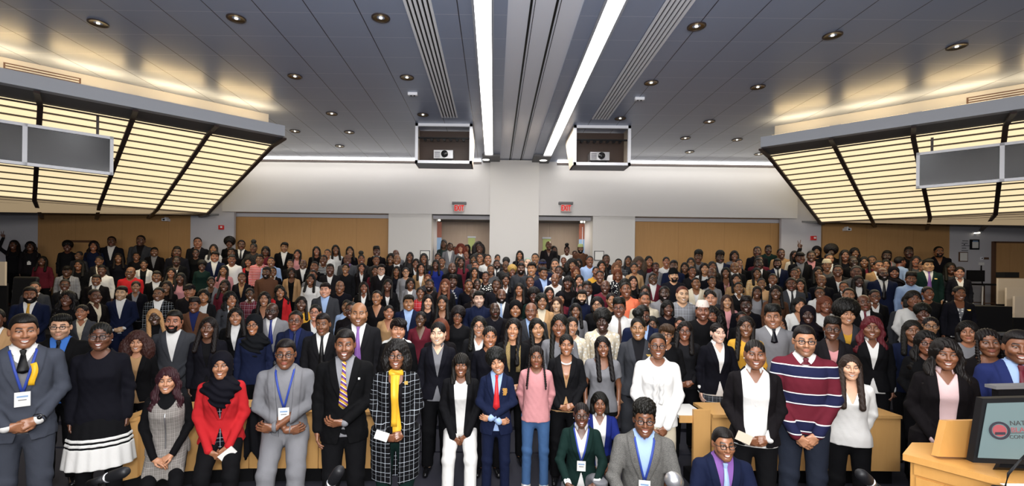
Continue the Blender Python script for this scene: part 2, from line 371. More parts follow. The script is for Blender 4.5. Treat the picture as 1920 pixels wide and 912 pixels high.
@cached
def up_geo(arm, sex, hh, hb):
    f = lambda P: smin(torso(P, sex, -.006, .87, 1.475), arms(P, arm, sex, -.003), .035)
    parts = [nets(f, (-.4, -.36, .74), (.4, .2, 1.8 if arm == 'raise' else 1.49), hb)]
    for i in (0, 1):
        _, e, w, d, n, c = arm_pts(arm, sex, i)
        s = {'m': 1.0, 'f': .9, 'c': .82}[sex]
        ctr = w + d/np.linalg.norm(d)*.05
        g = lambda P: hand_sdf([(P[q]-w[q])/s for q in range(3)], np.zeros(3), d, n, c, 1 if i == 0 else -1)*s
        parts.append(nets(g, tuple(ctr-.155), tuple(ctr+.155), hh))
    return cat(parts)
@cached
def low_geo(leg, hb, slim=1.0):
    f = lambda P: legs_sdf(P, leg, -.004, 0.0, slim)
    dz = UP[leg][1]; dy = UP[leg][0]
    g = lambda P: smin(f(P), el(P, (0, dy, .88+dz), (.145*slim**.7, .1*slim, .11)), .04)
    V, Q = nets(g, (-.36, -.56, -.02), (.36, .22, 1.02+dz), hb)
    feet = []
    for i in (0, 1):
        a = np.array(LEGS[leg][i][2], float); a[0] *= (1 if i == 0 else -1)
        if leg == 'squat' and i == 1: fn = lambda P: smin(rc(P, a, (a[0], a[1]+.02, .02), .035, .025), rc(P, (a[0], a[1]+.0, .05), (a[0], a[1]-.1, .03), .03, .025), .03)
        else: fn = lambda P: smin(rc(P, a, (a[0], a[1]+.03, .04), .04, .038), rc(P, (a[0], a[1]+.02, .045), (a[0]*1.15, a[1]-.14, .028), .04, .026), .03)
        feet.append(nets(fn, (a[0]-.12, a[1]-.22, -.005), (a[0]+.12, a[1]+.12, .16), hb))
    return cat([(V, Q)]+feet)
def head_matrix(yaw=0, tilt=0, nod=0, sex='m', k=1.0):
    return Matrix.Translation(HC) @ Matrix(rot('z', yaw).tolist()).to_4x4() @ Matrix(rot('y', tilt).tolist()).to_4x4() @ Matrix(rot('x', nod).tolist()).to_4x4() @ Matrix.Scale(SC[sex]*k, 4)
def up_matrix(leg, pitch=None):
    R, t = upper_frame(leg, pitch)
    return Matrix.Translation(t.tolist()) @ Matrix(R.tolist()).to_4x4()
def app(M, V):
    A = np.array(M, np.float32)
    return V @ A[:3, :3].T + A[:3, 3]
@cached
def body_mesh(sex, smile, fat, arm, leg, pitch, yaw, tilt, nod, fine):
    hv, hq, hc = head_geo(sex, smile, fat, {2: .0025, 1: .003, 0: .0042}[fine])
    U = up_matrix(leg, pitch); H = U @ head_matrix(yaw, tilt, nod, sex, 1.0 if fine == 2 else 1.07)
    uv, uq = up_geo(arm, sex, {2: .0027, 1: .004, 0: .0055}[fine], .016 if fine else .022)
    lv, lq = low_geo(leg, .02, .8 if sex == 'c' else .92 if sex == 'f' else 1.0)
    V, Q = cat([(app(H, hv), hq), (app(U, uv), uq), (lv, lq)])
    C = np.concatenate([hc, np.zeros((len(V)-len(hv), 4), np.float32)])
    return new_mesh('person', V, Q, MAT['skin'], C)

# ---------------------------------------------------------------- clothes
def vee(P, w, ztop, zbot):      # inside (negative) the V between the lapels, open to the front
    t = np.clip((P[2]-zbot)/(ztop-zbot), -3, 1.3)
    return np.maximum(np.abs(P[0]) - w*t, P[1])
def jacket_sdf(P, sex, arm, style):
    hem = {'m': .79, 'f': .86, 'c': .8}[sex]
    if style == 'coat': hem = .5
    off = .015 if style != 'coat' else .02
    T = torso(P, sex, off, hem, 1.475, .02 if style != 'coat' else .03)
    if style == 'coat': T = np.maximum(torso(P, sex, off, .79, 1.475, .03), -9) ; T = smin(T, np.maximum(el(P, (0, .0, .8), (.215, .16, 1.0)), np.maximum(hem-P[2], P[2]-.95)), .02)
    d = smin(T, arms(P, arm, sex, .0105, -.03, .0035), .028)
    d = d + .0022*noise(P, 34, 1.0) + .0016*np.sin(P[2]*46+P[0]*20)*np.clip((1.2-P[2])*8, 0, 1)
    zb = {'jacket': 1.1, 'open': .7, 'coat': .45, 'high': 1.25, 'zip': 1.36, 'wide': .7}[style]
    w = {'jacket': .074 if sex == 'm' else .068, 'open': .1, 'coat': .085, 'high': .07, 'zip': .06, 'wide': .1}[style]
    v = vee(P, w, 1.46, zb)
    if style in ('open', 'coat', 'wide'): v = np.maximum(np.abs(P[0]) - ({'open': .034, 'coat': .028, 'wide': .075}[style]+{'open': .045, 'coat': .036, 'wide': .03}[style]*np.clip((P[2]-hem)/(1.46-hem), 0, 1.2)), P[1])
    lw = .008+.026*np.clip((P[2]-zb)/.2, 0, 1)
    lap = np.clip(1-np.abs(v-lw*.9)/lw, 0, 1)*((P[2] > zb+.01) & (P[1] < 0))
    d = d - .0065*np.clip(lap*4, 0, 1)
    if style in ('jacket', 'high'):
        v = np.minimum(v, np.maximum(np.abs(P[0]) - .5*np.clip(hem+.17-P[2], 0, 1)*.55 + .03*(P[2] > hem+.17), P[1]))
    d = np.maximum(d, -v)
    nk = np.maximum(rc(P, (0, .03, 1.4), (0, .04, 1.6), .069, .072), 1.425-P[2])
    return np.maximum(d, -nk)
@cached
def jacket(sex, arm, style, h):
    lo = (-.42, -.36, .42 if style == 'coat' else .74); hi = (.42, .22, 1.86 if arm == 'raise' else 1.52)
    return nets(lambda P: jacket_sdf(P, sex, arm, style), lo, hi, h)
def collar_ring(sex, r=.064, z0=1.452, hgt=.038, gap=.35, fold=True):
    k = {'m': 1.0, 'f': .86, 'c': .84}[sex]
    V, Q = [], []
    n = 28
    for i in range(n+1):
        a = -math.pi/2 + gap*.35 + (2*math.pi - gap*.7)*i/n
        fr = max(0, -math.sin(a))
        for (rr, zz) in (((r-.002)*k, z0-.012), ((r-.004)*k, z0+hgt-.014*fr), (r*k+.003, z0+hgt-.014*fr), (r*k+.012+.012*fr**3, z0-.004-.03*fr**4), (r*k+.009+.012*fr**3, z0-.006-.03*fr**4)):
            V.append((rr*math.cos(a)*.98, .028+rr*math.sin(a)*1.05-.012*fr, zz))
    for i in range(n):
        for j in range(4):
            Q.append((i*5+j, i*5+j+1, i*5+j+6, i*5+j+5))
    return np.array(V, np.float32), np.array(Q)
@cached
def shirt(sex, arm, sleeves, h):
    VZ = 1.435 if sex != 'f' else 1.35
    def f(P):
        d = torso(P, sex, .008, .84, 1.478, .006)
        if sleeves: d = smin(d, arms(P, arm, sex, .0095, 0, .004), .04) + .0018*noise(P, 40, 3)
        else:
            for i in (0, 1):
                _, e, w, *_ = arm_pts(arm, sex, i)
                d = np.minimum(d, rc(P, w-(w-e)/np.linalg.norm(w-e)*.05, w, .036, .036))
        d = np.maximum(d, -np.maximum(rc(P, (0, .03, 1.4), (0, .04, 1.6), .058, .06), 1.45-P[2]))
        d = np.maximum(d, -np.maximum(np.abs(P[0]) - np.clip((P[2]-VZ)*.62, 0, 1) + .03*(P[2] < VZ), P[1]))
        return d
    p = [nets(f, (-.42, -.36, .8), (.42, .22, 1.86 if arm == 'raise' else 1.52), h), collar_ring(sex, gap=.35 if sex != 'f' else 1.5)]
    return cat(p)
@cached
def top(sex, arm, neck, h, off, puff=0.0, short=False, hem=.84, inner=False):
    def f(P):
        d = torso(P, sex, off, hem, 1.478, .008)
        if not inner:
            if short:
                for i in (0, 1):
                    a, e, w, *_ = arm_pts(arm, sex, i)
                    d = smin(d, np.maximum(rc(P, a, e, .058, .056), np.sum([(P[q]-(a+(e-a)*.6)[q])*(e-a)[q] for q in range(3)], axis=0)*3), .04)
            else:
                d = smin(d, arms(P, arm, sex, .0075 + puff, -.02, .004), .03)
        d = d + .0022*noise(P, 30, 2)
        if neck == 'turtle':
            d = smin(d, rc(P, (0, .026, 1.43), (0, .022, 1.5), .062*{'m': 1, 'f': .88, 'c': .85}[sex], .06*{'m': 1, 'f': .88, 'c': .85}[sex]), .02)
            d = np.maximum(d, P[2]-1.512)
        else:
            zb, w = {'crew': (1.395, .075), 'v': (1.25, .085), 'deep': (1.2, .095), 'scoop': (1.33, .11), 'vest': (1.33, .072)}[neck]
            t = np.clip((P[2]-zb)/(1.46-zb), 0, 1.3)
            d = np.maximum(d, -np.maximum(np.abs(P[0]) - w*(t if neck in ('v', 'deep', 'vest') else np.sqrt(t)) + .03*(t <= 0), P[1]-.01))
            d = np.maximum(d, -np.maximum(rc(P, (0, .03, 1.4), (0, .04, 1.6), .066, .07), 1.437-P[2]))
        return d
    return nets(f, (-.42, -.36, hem-.04), (.42, .22, 1.86 if arm == 'raise' else 1.54), h)
@cached
def trousers(leg, slim, h):
    y, dz, p = UP[leg]
    def f(P):
        d = legs_sdf(P, leg, .014, .012, slim)
        d = smin(d, np.maximum(el(P, (0, y, .9+dz), (.172*slim**.7, .122*slim, .15)), P[2]-(1.0+dz)), .03)
        d = d + .003*np.sin(P[2]*55+P[0]*25+P[1]*20)*np.exp(-((P[2]-.45)/.1)**2) + .0016*noise(P, 30, 5)
        return np.maximum(d, .075-P[2]) if leg != 'squat' else np.maximum(d, .03-P[2])
    return nets(f, (-.36, -.56, .0), (.36, .24, 1.04+dz), h)
@cached
def skirt(kind, h):
    zb, fl = {'pencil': (.5, -.01), 'flare': (.48, .055), 'long': (.3, .05)}[kind]
    def f(P):
        t = np.clip((1.03-P[2])/.5, 0, 1.2)
        a = .148 + .035*np.sin(np.clip(t*2.2, 0, 1.57)) + fl*t; b = .102 + .025*np.sin(np.clip(t*2.2, 0, 1.57)) + fl*t*.9
        ang = np.arctan2(P[1], P[0])
        q = np.sqrt((P[0]/a)**2 + (P[1]/b)**2) - (0.03*np.sin(ang*14)*t if kind == 'flare' else 0)
        d = (q-1)*b*.8
        return np.maximum(d, np.maximum(zb-P[2], P[2]-1.03))
    return nets(f, (-.34, -.3, zb-.03), (.34, .3, 1.06), h)
@cached
def shoe(kind, leg, i):
    a = np.array(LEGS[leg][i][2], float); a[0] *= (1 if i == 0 else -1)
    w = {'flat': 1.0, 'sneaker': 1.12}[kind]
    def f(P):
        d = smin(rc(P, (a[0], a[1]+.02, .05), (a[0], a[1]+.045, .035), .042*w, .036*w), rc(P, (a[0], a[1]+.02, .05), (a[0]*1.15, a[1]-.15, .03), .042*w, .03*w), .03)
        if kind == 'sneaker': d = smin(d, rc(P, (a[0], a[1]+.01, .06), (a[0], a[1]+.005, .11), .045, .045), .02)
        return np.maximum(d, .003-P[2])
    return nets(f, (a[0]-.13, a[1]-.25, -.01), (a[0]+.13, a[1]+.14, .17), .006)
def strip(pts, wid, th, up=(0, -1, 0)):       # a flat band through points, thickness th towards 'up'
    V, Q = [], []
    n = len(pts); u = np.array(up, float)
    for i in range(n):
        t = np.array(pts[min(i+1, n-1)], float)-np.array(pts[max(i-1, 0)], float); t /= np.linalg.norm(t)+1e-9
        s = np.cross(t, u); s /= np.linalg.norm(s)+1e-9
        w = wid[i] if hasattr(wid, '__len__') else wid
        p = np.array(pts[i], float)
        V += [p-s*w/2, p-s*w/2+u*th, p+s*w/2+u*th, p+s*w/2]
    for i in range(n-1):
        for j in range(4): Q.append((i*4+j, i*4+(j+1) % 4, i*4+4+(j+1) % 4, i*4+4+j))
    Q += [(0, 3, 2, 1), (4*n-4, 4*n-3, 4*n-2, 4*n-1)]
    return np.array(V, np.float32), np.array(Q)
@cached
def tie_geo(sex, zb):
    zs = np.linspace(1.437, zb, 12)
    pts = [(0, front_y(sex, 0, z, .012)-.006-.004*(z < 1.4), z) for z in zs]
    w = [.03, .026, .032]+list(np.linspace(.036, .075, 8))+[.01]
    k = nets(lambda P: smax(smax(rc(P, (0, front_y(sex, 0, 1.43, .01)-.012, 1.448), (0, front_y(sex, 0, 1.41, .01)-.008, 1.418), .02, .011), np.abs(P[1]-front_y(sex, 0, 1.43, .01)+.01)-.012, .004), P[2]-1.458, .004), (-.03, -.15, 1.39), (.03, .02, 1.475), .004)
    return cat([strip(pts, w, .005), k])
@cached
def lanyard_geo(sex, off, zb):
    out = []
    for s in (-1, 1):
        pts = [(s*.062, .05, 1.475), (s*.07, .0, 1.468)]
        for t in np.linspace(0, 1, 10):
            x = s*(.072*(1-t)+.004*t); z = 1.445+(zb-1.445)*t
            pts.append((x, front_y(sex, x, z, off)-.004, z))
        out.append(strip(pts, .016, .003))
    return cat(out)
def box_geo(c, s, bev=0.0):
    x, y, z = s[0]/2, s[1]/2, s[2]/2
    V = np.array([(a*x, b*y, d*z) for a in (-1, 1) for b in (-1, 1) for d in (-1, 1)], np.float32) + np.array(c, np.float32)
    Q = np.array([(0,1,3,2), (4,6,7,5), (0,4,5,1), (2,3,7,6), (0,2,6,4), (1,5,7,3)])
    return V, Q
def tube_geo(pts, r, n=8, closed=False):
    V, Q = [], []; N = len(pts); pts = [np.array(p, float) for p in pts]
    for i in range(N):
        a, b = (pts[(i-1) % N], pts[(i+1) % N]) if closed else (pts[max(i-1, 0)], pts[min(i+1, N-1)])
        t = b-a; t /= np.linalg.norm(t)+1e-9
        u = np.cross(t, (0, 0, 1) if abs(t[2]) < .9 else (1, 0, 0)); u /= np.linalg.norm(u); w = np.cross(t, u)
        rr = r[i] if hasattr(r, '__len__') else r
        for j in range(n):
            c, s = math.cos(2*math.pi*j/n), math.sin(2*math.pi*j/n); V.append(pts[i]+rr*(c*u+s*w))
    for i in range(N if closed else N-1):
        for j in range(n): k = (i+1) % N; Q.append((i*n+j, i*n+(j+1) % n, k*n+(j+1) % n, k*n+j))
    if not closed:
        V += [pts[0], pts[-1]]
        for j in range(n): Q.append((N*n, (j+1) % n, j, j)); Q.append((N*n+1, (N-1)*n+j, (N-1)*n+(j+1) % n, (N-1)*n+(j+1) % n))
        Q = [q if len(set(q)) == 4 else q for q in Q]
    return np.array(V, np.float32), np.array(Q)
@cached
def glasses_geo():
    out = []
    for s in (-1, 1):
        out.append(tube_geo([(s*.033+.021*math.copysign(abs(math.cos(a))**.7, math.cos(a)), -.107+.25*(.033+s*.021*math.cos(a)-.033)**2*10, .006+.0155*math.copysign(abs(math.sin(a))**.7, math.sin(a))) for a in np.linspace(0, 2*math.pi, 20, endpoint=False)], .0029, 5, True))
        out.append(tube_geo([(s*.054, -.103, .011), (s*.073, -.085, .011), (s*.079, -.03, .009), (s*.08, .012, .006)], .0028, 5))
    out.append(tube_geo([(-.012, -.109, .01), (0, -.113, .013), (.012, -.109, .01)], .0028, 5))
    return cat(out)
@cached
def lens_geo(s_):
    out = []
    for s in (s_,):
        ring = [(s*.033+.0205*math.copysign(abs(math.cos(a))**.7, math.cos(a)), -.1065, .006+.015*math.copysign(abs(math.sin(a))**.7, math.sin(a))) for a in np.linspace(0, 2*math.pi, 20, endpoint=False)]
        V = np.array([(s*.033, -.1075, .006)]+ring, np.float32)
        Q = np.array([(0, 1+i, 1+(i+1) % 20, 1+(i+1) % 20) for i in range(20)])
        out.append((V, Q))
    return cat(out)

# ---------------------------------------------------------------- hair, headwear and beards in the head's frame
def cap_sdf(P, t, hz=.083, back=-.08):     # a cap of hair on the skull, open at the face
    d = el(P, (0, .018, .036), (.078+t, .096+t, .086+t))
    line = hz - np.clip(P[1]+.058, 0, .2)*1.5 + np.clip(np.abs(P[0])-.02, 0, .03)*.15 - np.clip(np.abs(P[0])-.05, 0, 1)*.5      # hairline falls to the side
    line = np.maximum(line, back)
    d = smax(d, line-P[2], .006)
    ear = el([np.abs(P[0]), P[1], P[2]], (.085, .0, -.012), (.03, .026, .034))
    return smax(d, -ear, .005)
def face_cut(P): return el(P, (0, -.1, -.035), (.058, .1, .1))
HAIR = {}
def hair(name, lo, hi, h):
    def deco(f): HAIR[name] = (f, lo, hi, h); return f
    return deco
@hair('short', (-.1, -.11, -.1), (.1, .13, .15), .004)
def _(P): return cap_sdf(P, .0045) + .0012*noise(P, 260, 1)
@hair('fade', (-.1, -.11, -.1), (.1, .13, .16), .004)
def _(P): return smin(cap_sdf(P, .0042), smax(el(P, (0, .008, .075), (.072, .088, .062)),   .068-P[2], .012), .012) + .0015*noise(P, 230, 2)
@hair('flat', (-.11, -.13, -.1), (.11, .14, .2), .005)
def _(P): return smin(cap_sdf(P, .006), smax(smax(el(P, (0, .008, .09), (.082, .098, .095)), .07-P[2], .01), P[2]-.155, .02), .02) + .004*noise(P, 150, 3)
@hair('twist', (-.12, -.13, -.1), (.12, .14, .2), .005)
def _(P): return smin(cap_sdf(P, .006), smax(el(P, (0, .005, .095), (.088, .1, .08)), .07-P[2], .01), .02) + .009*noise(P, 110, 4)
@hair('comb', (-.11, -.13, -.1), (.11, .13, .17), .004)
def _(P): return smin(cap_sdf(P, .008), smax(el(P, (.012, -.01, .085), (.074, .09, .052)), .066-P[2], .01), .02) + .0025*np.sin(P[0]*420+P[1]*120+3*noise(P, 40))
@hair('afro', (-.19, -.17, -.12), (.19, .2, .26), .007)
def _(P): return smax(el(P, (0, .03, .075), (.15, .14, .145)), -el(P, (0, -.115, -.045), (.074, .115, .105)), .02) + .006*noise(P, 90, 5) + .003*noise(P, 210, 6)
@hair('puffy', (-.15, -.15, -.12), (.15, .17, .22), .006)
def _(P): return smax(el(P, (0, .025, .06), (.115, .122, .118)), -el(P, (0, -.115, -.04), (.07, .115, .1)), .015) + .005*noise(P, 100, 7) + .003*noise(P, 230, 6)
@hair('curly', (-.22, -.17, -.3), (.22, .2, .2), .008)
def _(P):
    X = [np.abs(P[0]), P[1], P[2]]
    d = smin(el(P, (0, .03, .05), (.118, .118, .115)), el(X, (.115, .01, -.105), (.085, .088, .165)), .04)
    d = smin(d, el(P, (0, .08, -.06), (.12, .06, .15)), .03)
    return smax(d, -el(P, (0, -.12, -.045), (.072, .13, .108)), .015) + .009*noise(P, 85, 8) + .004*noise(P, 190, 3)
@hair('curlbob', (-.19, -.17, -.22), (.19, .2, .2), .007)
def _(P):
    X = [np.abs(P[0]), P[1], P[2]]
    d = smin(el(P, (0, .025, .05), (.106, .112, .104)), el(X, (.088, .01, -.07), (.056, .075, .11)), .04)
    d = smin(d, el(P, (0, .07, -.05), (.1, .06, .12)), .03)
    return smax(d, -el(P, (0, -.12, -.045), (.068, .13, .108)), .015) + .006*noise(P, 95, 8) + .003*noise(P, 200, 3)
def straight(P, L, w, fr=.0, mid=True):
    X = [np.abs(P[0]), P[1], P[2]]
    d = smax(el(P, (0, .02, .04), (.086, .104, .094)), -smax(el(P, (0, -.115, -.02), (.066, .1, .105)), P[2]-.085, .01), .008)
    side = rc(X, (.07, .02, .03), (.078+w, -.01-fr, L), .03, .028)
    side = smin(side, rc(X, (.05, .07, .0), (.06, .085, L+.02), .045, .04), .03)
    side = smin(side, rc(P, (0, .08, .0), (0, .1, L+.02), .05, .045), .03)
    d = smin(d, side, .02)
    d = smax(d, -el(P, (0, -.118, -.05), (.063, .1, .1)), .008)
    return d + .003*np.sin(P[0]*330 + P[1]*260 + 2.5*noise(P, 18, L*9))
@hair('long', (-.17, -.17, -.34), (.17, .17, .17), .0055)
def _(P): return straight(P, -.26, .02, .12)
@hair('straight', (-.17, -.21, -.44), (.17, .17, .17), .006)
def _(P): return straight(P, -.37, .0, .155)
@hair('back', (-.16, -.13, -.34), (.16, .18, .17), .0055)
def _(P):
    d = smax(el(P, (0, .02, .04), (.084, .102, .092)), -smax(el(P, (0, -.115, -.02), (.068, .1, .108)), P[2]-.088, .01), .008)
    d = smin(d, rc(P, (0, .085, .0), (0, .1, -.27), .06, .06), .03)
    return d + .003*np.sin(P[0]*330 + P[1]*260 + 2.5*noise(P, 18))
@hair('wavy', (-.2, -.15, -.36), (.2, .18, .18), .006)
def _(P):
    Q = [P[0]+.012*np.sin(P[2]*40)*(P[2] < .0), P[1]+.01*np.sin(P[2]*36+1), P[2]]
    X = [np.abs(Q[0]), Q[1], Q[2]]
    d = smax(el(P, (0, .02, .045), (.093, .108, .099)), -smax(el(P, (0, -.118, -.02), (.066, .1, .105)), P[2]-.09, .01), .01)
    s = smin(rc(X, (.07, .02, .03), (.115, -.04, -.26), .034, .04), rc(X, (.05, .07, .0), (.08, .09, -.27), .05, .055), .03)
    s = smin(s, rc(Q, (0, .08, 0), (0, .1, -.27), .05, .05), .03)
    d = smax(smin(d, s, .025), -el(P, (0, -.118, -.05), (.064, .1, .1)), .01)
    return d + .005*np.sin(P[0]*210 + 40*np.sin(P[2]*24)*.1 + P[1]*160) + .004*noise(P, 60, 4)
@hair('braids', (-.17, -.2, -.4), (.17, .17, .17), .0045)
def _(P):
    d = smax(el(P, (0, .02, .04), (.084, .102, .09)), -smax(el(P, (0, -.115, -.02), (.068, .1, .105)), P[2]-.085, .01), .008) + .003*np.sin(P[0]*300)
    for i in range(7):
        for s in (-1, 1):
            a = i/6
            x0, y0 = s*(.075-.01*a), -.02+.1*a
            x1, y1 = s*(.105-.03*a+.012*math.sin(i*2.1)), (-.165 if i < 2 else -.085)+.19*a
            q = rc(P, (x0, y0, .02), (x1, y1, -.33+.03*math.sin(i*1.7)), .0105, .0085) + .0022*np.sin(P[2]*260+i)
            d = np.minimum(d, q)
    return d
@hair('bob', (-.15, -.13, -.17), (.15, .17, .17), .005)
def _(P):
    X = [np.abs(P[0]), P[1], P[2]]
    d = smin(el(P, (0, .022, .042), (.092, .106, .097)), rc(X, (.07, .03, .02), (.082, .0, -.1), .038, .034), .03)
    d = smin(d, rc(P, (0, .08, 0), (0, .085, -.09), .06, .06), .03)
    d = smax(d, -smax(el(P, (0, -.118, -.04), (.062, .105, .118)), P[2]-.082, .01), .01)
    return d + .003*np.sin(P[0]*300 + P[1]*240 + 2.5*noise(P, 20, 2))
@hair('bangs', (-.17, -.14, -.3), (.17, .17, .17), .0055)
def _(P):
    X = [np.abs(P[0]), P[1], P[2]]
    d = smin(el(P, (0, .018, .042), (.092, .112, .097)), rc(X, (.07, .02, .02), (.088, -.03, -.2), .036, .03), .03)
    d = smin(d, rc(P, (0, .08, 0), (0, .09, -.2), .06, .06), .03)
    d = smax(d, -el(P, (0, -.13, -.075), (.062, .115, .108)), .008)
    return d + .003*np.sin(P[0]*330 + P[1]*100 + 2*noise(P, 20, 3))
@hair('tight', (-.11, -.12, -.12), (.11, .15, .16), .0045)
def _(P):
    d = smax(el(P, (0, .02, .037), (.081, .1, .09)), -smax(el(P, (0, -.115, -.03), (.07, .1, .12)), P[2]-.092, .01), .008)
    ear = el([np.abs(P[0]), P[1], P[2]], (.085, .0, -.012), (.03, .026, .034))
    d = smax(smax(d, -ear, .005), -.07-P[2], .01)
    return smin(d, sp(P, (0, .105, .01), .034), .015) + .0018*np.sin(P[0]*320)
@hair('puff', (-.13, -.12, -.12), (.13, .16, .26), .0055)
def _(P):
    d = smax(el(P, (0, .02, .037), (.081, .1, .09)), -smax(el(P, (0, -.115, -.03), (.07, .1, .12)), P[2]-.092, .01), .008)
    ear = el([np.abs(P[0]), P[1], P[2]], (.085, .0, -.012), (.03, .026, .034))
    d = smax(smax(d, -ear, .005), -.07-P[2], .01)
    return smin(d, el(P, (0, .035, .165), (.062, .06, .055)) + .005*noise(P, 120, 2), .012)
@hair('pixie', (-.12, -.13, -.13), (.12, .15, .17), .0045)
def _(P):
    d = smin(cap_sdf(P, .012, .05, -.09), smax(el(P, (.015, -.02, .075), (.08, .09, .055)), .04-P[2]-P[0]*.25, .01), .015)
    return d + .003*np.sin(P[0]*260 + P[1]*160 + 2*noise(P, 30))
@hair('pony', (-.12, -.13, -.36), (.18, .18, .17), .0055)
def _(P):
    d = smax(el(P, (0, .02, .037), (.082, .101, .091)), -smax(el(P, (0, -.115, -.03), (.07, .1, .12)), P[2]-.09, .01), .008)
    ear = el([np.abs(P[0]), P[1], P[2]], (.085, .0, -.012), (.03, .026, .034))
    d = smax(smax(d, -ear, .005), -.07-P[2], .01)
    q = smin(rc(P, (.03, .11, .03), (.09, .09, -.08), .03, .036), rc(P, (.09, .09, -.08), (.11, -.03, -.3), .036, .024), .02)
    return smin(d, q, .02) + .0028*np.sin(P[0]*330 + P[1]*260 + 2*noise(P, 20))
@hair('bald', (-.1, -.11, -.12), (.1, .13, .12), .004)
def _(P): return smax(smax(cap_sdf(P, .003, .03), P[2]-.035, .004), -.03-P[1], .004)
@hair('beard', (-.1, -.13, -.17), (.1, .06, .02), .0035)
def _(P):
    d = head_sdf(P, 'm', False) - .0035
    ed = -.052 + np.clip(np.abs(P[0])-.028, 0, .06)*.95 + np.clip(P[1]+.06, 0, 1)*.5
    d = smax(d, P[2]-ed, .006)
    d = smax(d, P[1]-.0-.0, .004); d = smax(d, -.128-P[2], .006); d = np.maximum(d, -el(P, (0, -.1, -.06), (.027, .06, .0125)))
    d = np.minimum(d, smax(head_sdf(P, 'm', False)-.004, np.maximum(np.abs(P[0])-.031, np.abs(P[2]+.0425)-.0055), .003))
    return smax(d, -(head_sdf(P, 'm', False)+.004), .002) + .0012*noise(P, 260, 2)
@hair('hijab', (-.2, -.2, -.42), (.2, .18, .19), .006)
def _(P):
    d = el(P, (0, .025, .04), (.1, .115, .108))
    d = smin(d, rc(P, (0, .02, -.04), (0, .03, -.16), .098, .092), .03)
    d = smin(d, el(P, (0, .0, -.22), (.175, .125, .1)), .05)
    d = smin(d, el(P, (.01, -.1, -.26), (.1, .05, .13)), .04)
    d = smax(d, -smax(el(P, (0, -.12, -.022), (.059, .13, .094)), P[1]-.0, .005), .008)
    return d + .005*np.sin((P[2]+P[0]*.5)*90+2*noise(P, 14))*(P[2] < -.09)
@hair('hood', (-.14, -.14, -.2), (.14, .18, .19), .0055)
def _(P):
    d = smin(el(P, (0, .028, .04), (.1, .118, .108)), rc(P, (0, .03, -.04), (0, .04, -.16), .085, .09), .03)
    return smax(d, -el(P, (0, -.12, -.03), (.064, .13, .1)), .008)
@hair('cap', (-.13, -.2, -.03), (.13, .14, .17), .005)
def _(P):
    d = smax(el(P, (0, .018, .04), (.088, .106, .098)), .05-P[2], .005)
    return smin(d, smax(smax(el(P, (0, -.1, .052), (.078, .075, .014)), P[1]+.05, .005), -1-P[2], .01), .005)
@hair('kufi', (-.12, -.13, .0), (.12, .14, .18), .005)
def _(P): return smax(smax(el(P, (0, .02, .04), (.086, .104, .14)), .055-P[2], .004), P[2]-.15, .012) + .0015*np.sin(P[0]*200)*np.sin(P[2]*200)
@hair('beanie', (-.12, -.13, -.03), (.12, .14, .2), .005)
def _(P): return smax(el(P, (0, .018, .045), (.09, .108, .12)), .04-P[2]-P[1]*-.2, .005) + .002*np.sin(np.arctan2(P[0], P[1])*40)
HATS = ('hijab', 'hood', 'cap', 'kufi', 'beanie')
@cached
def hair_mesh(name):
    f, lo, hi, h = HAIR[name]
    V, Q = nets(f, lo, hi, h)
    return new_mesh(name, V, Q, MAT['hair' if name not in HATS else 'cloth'])
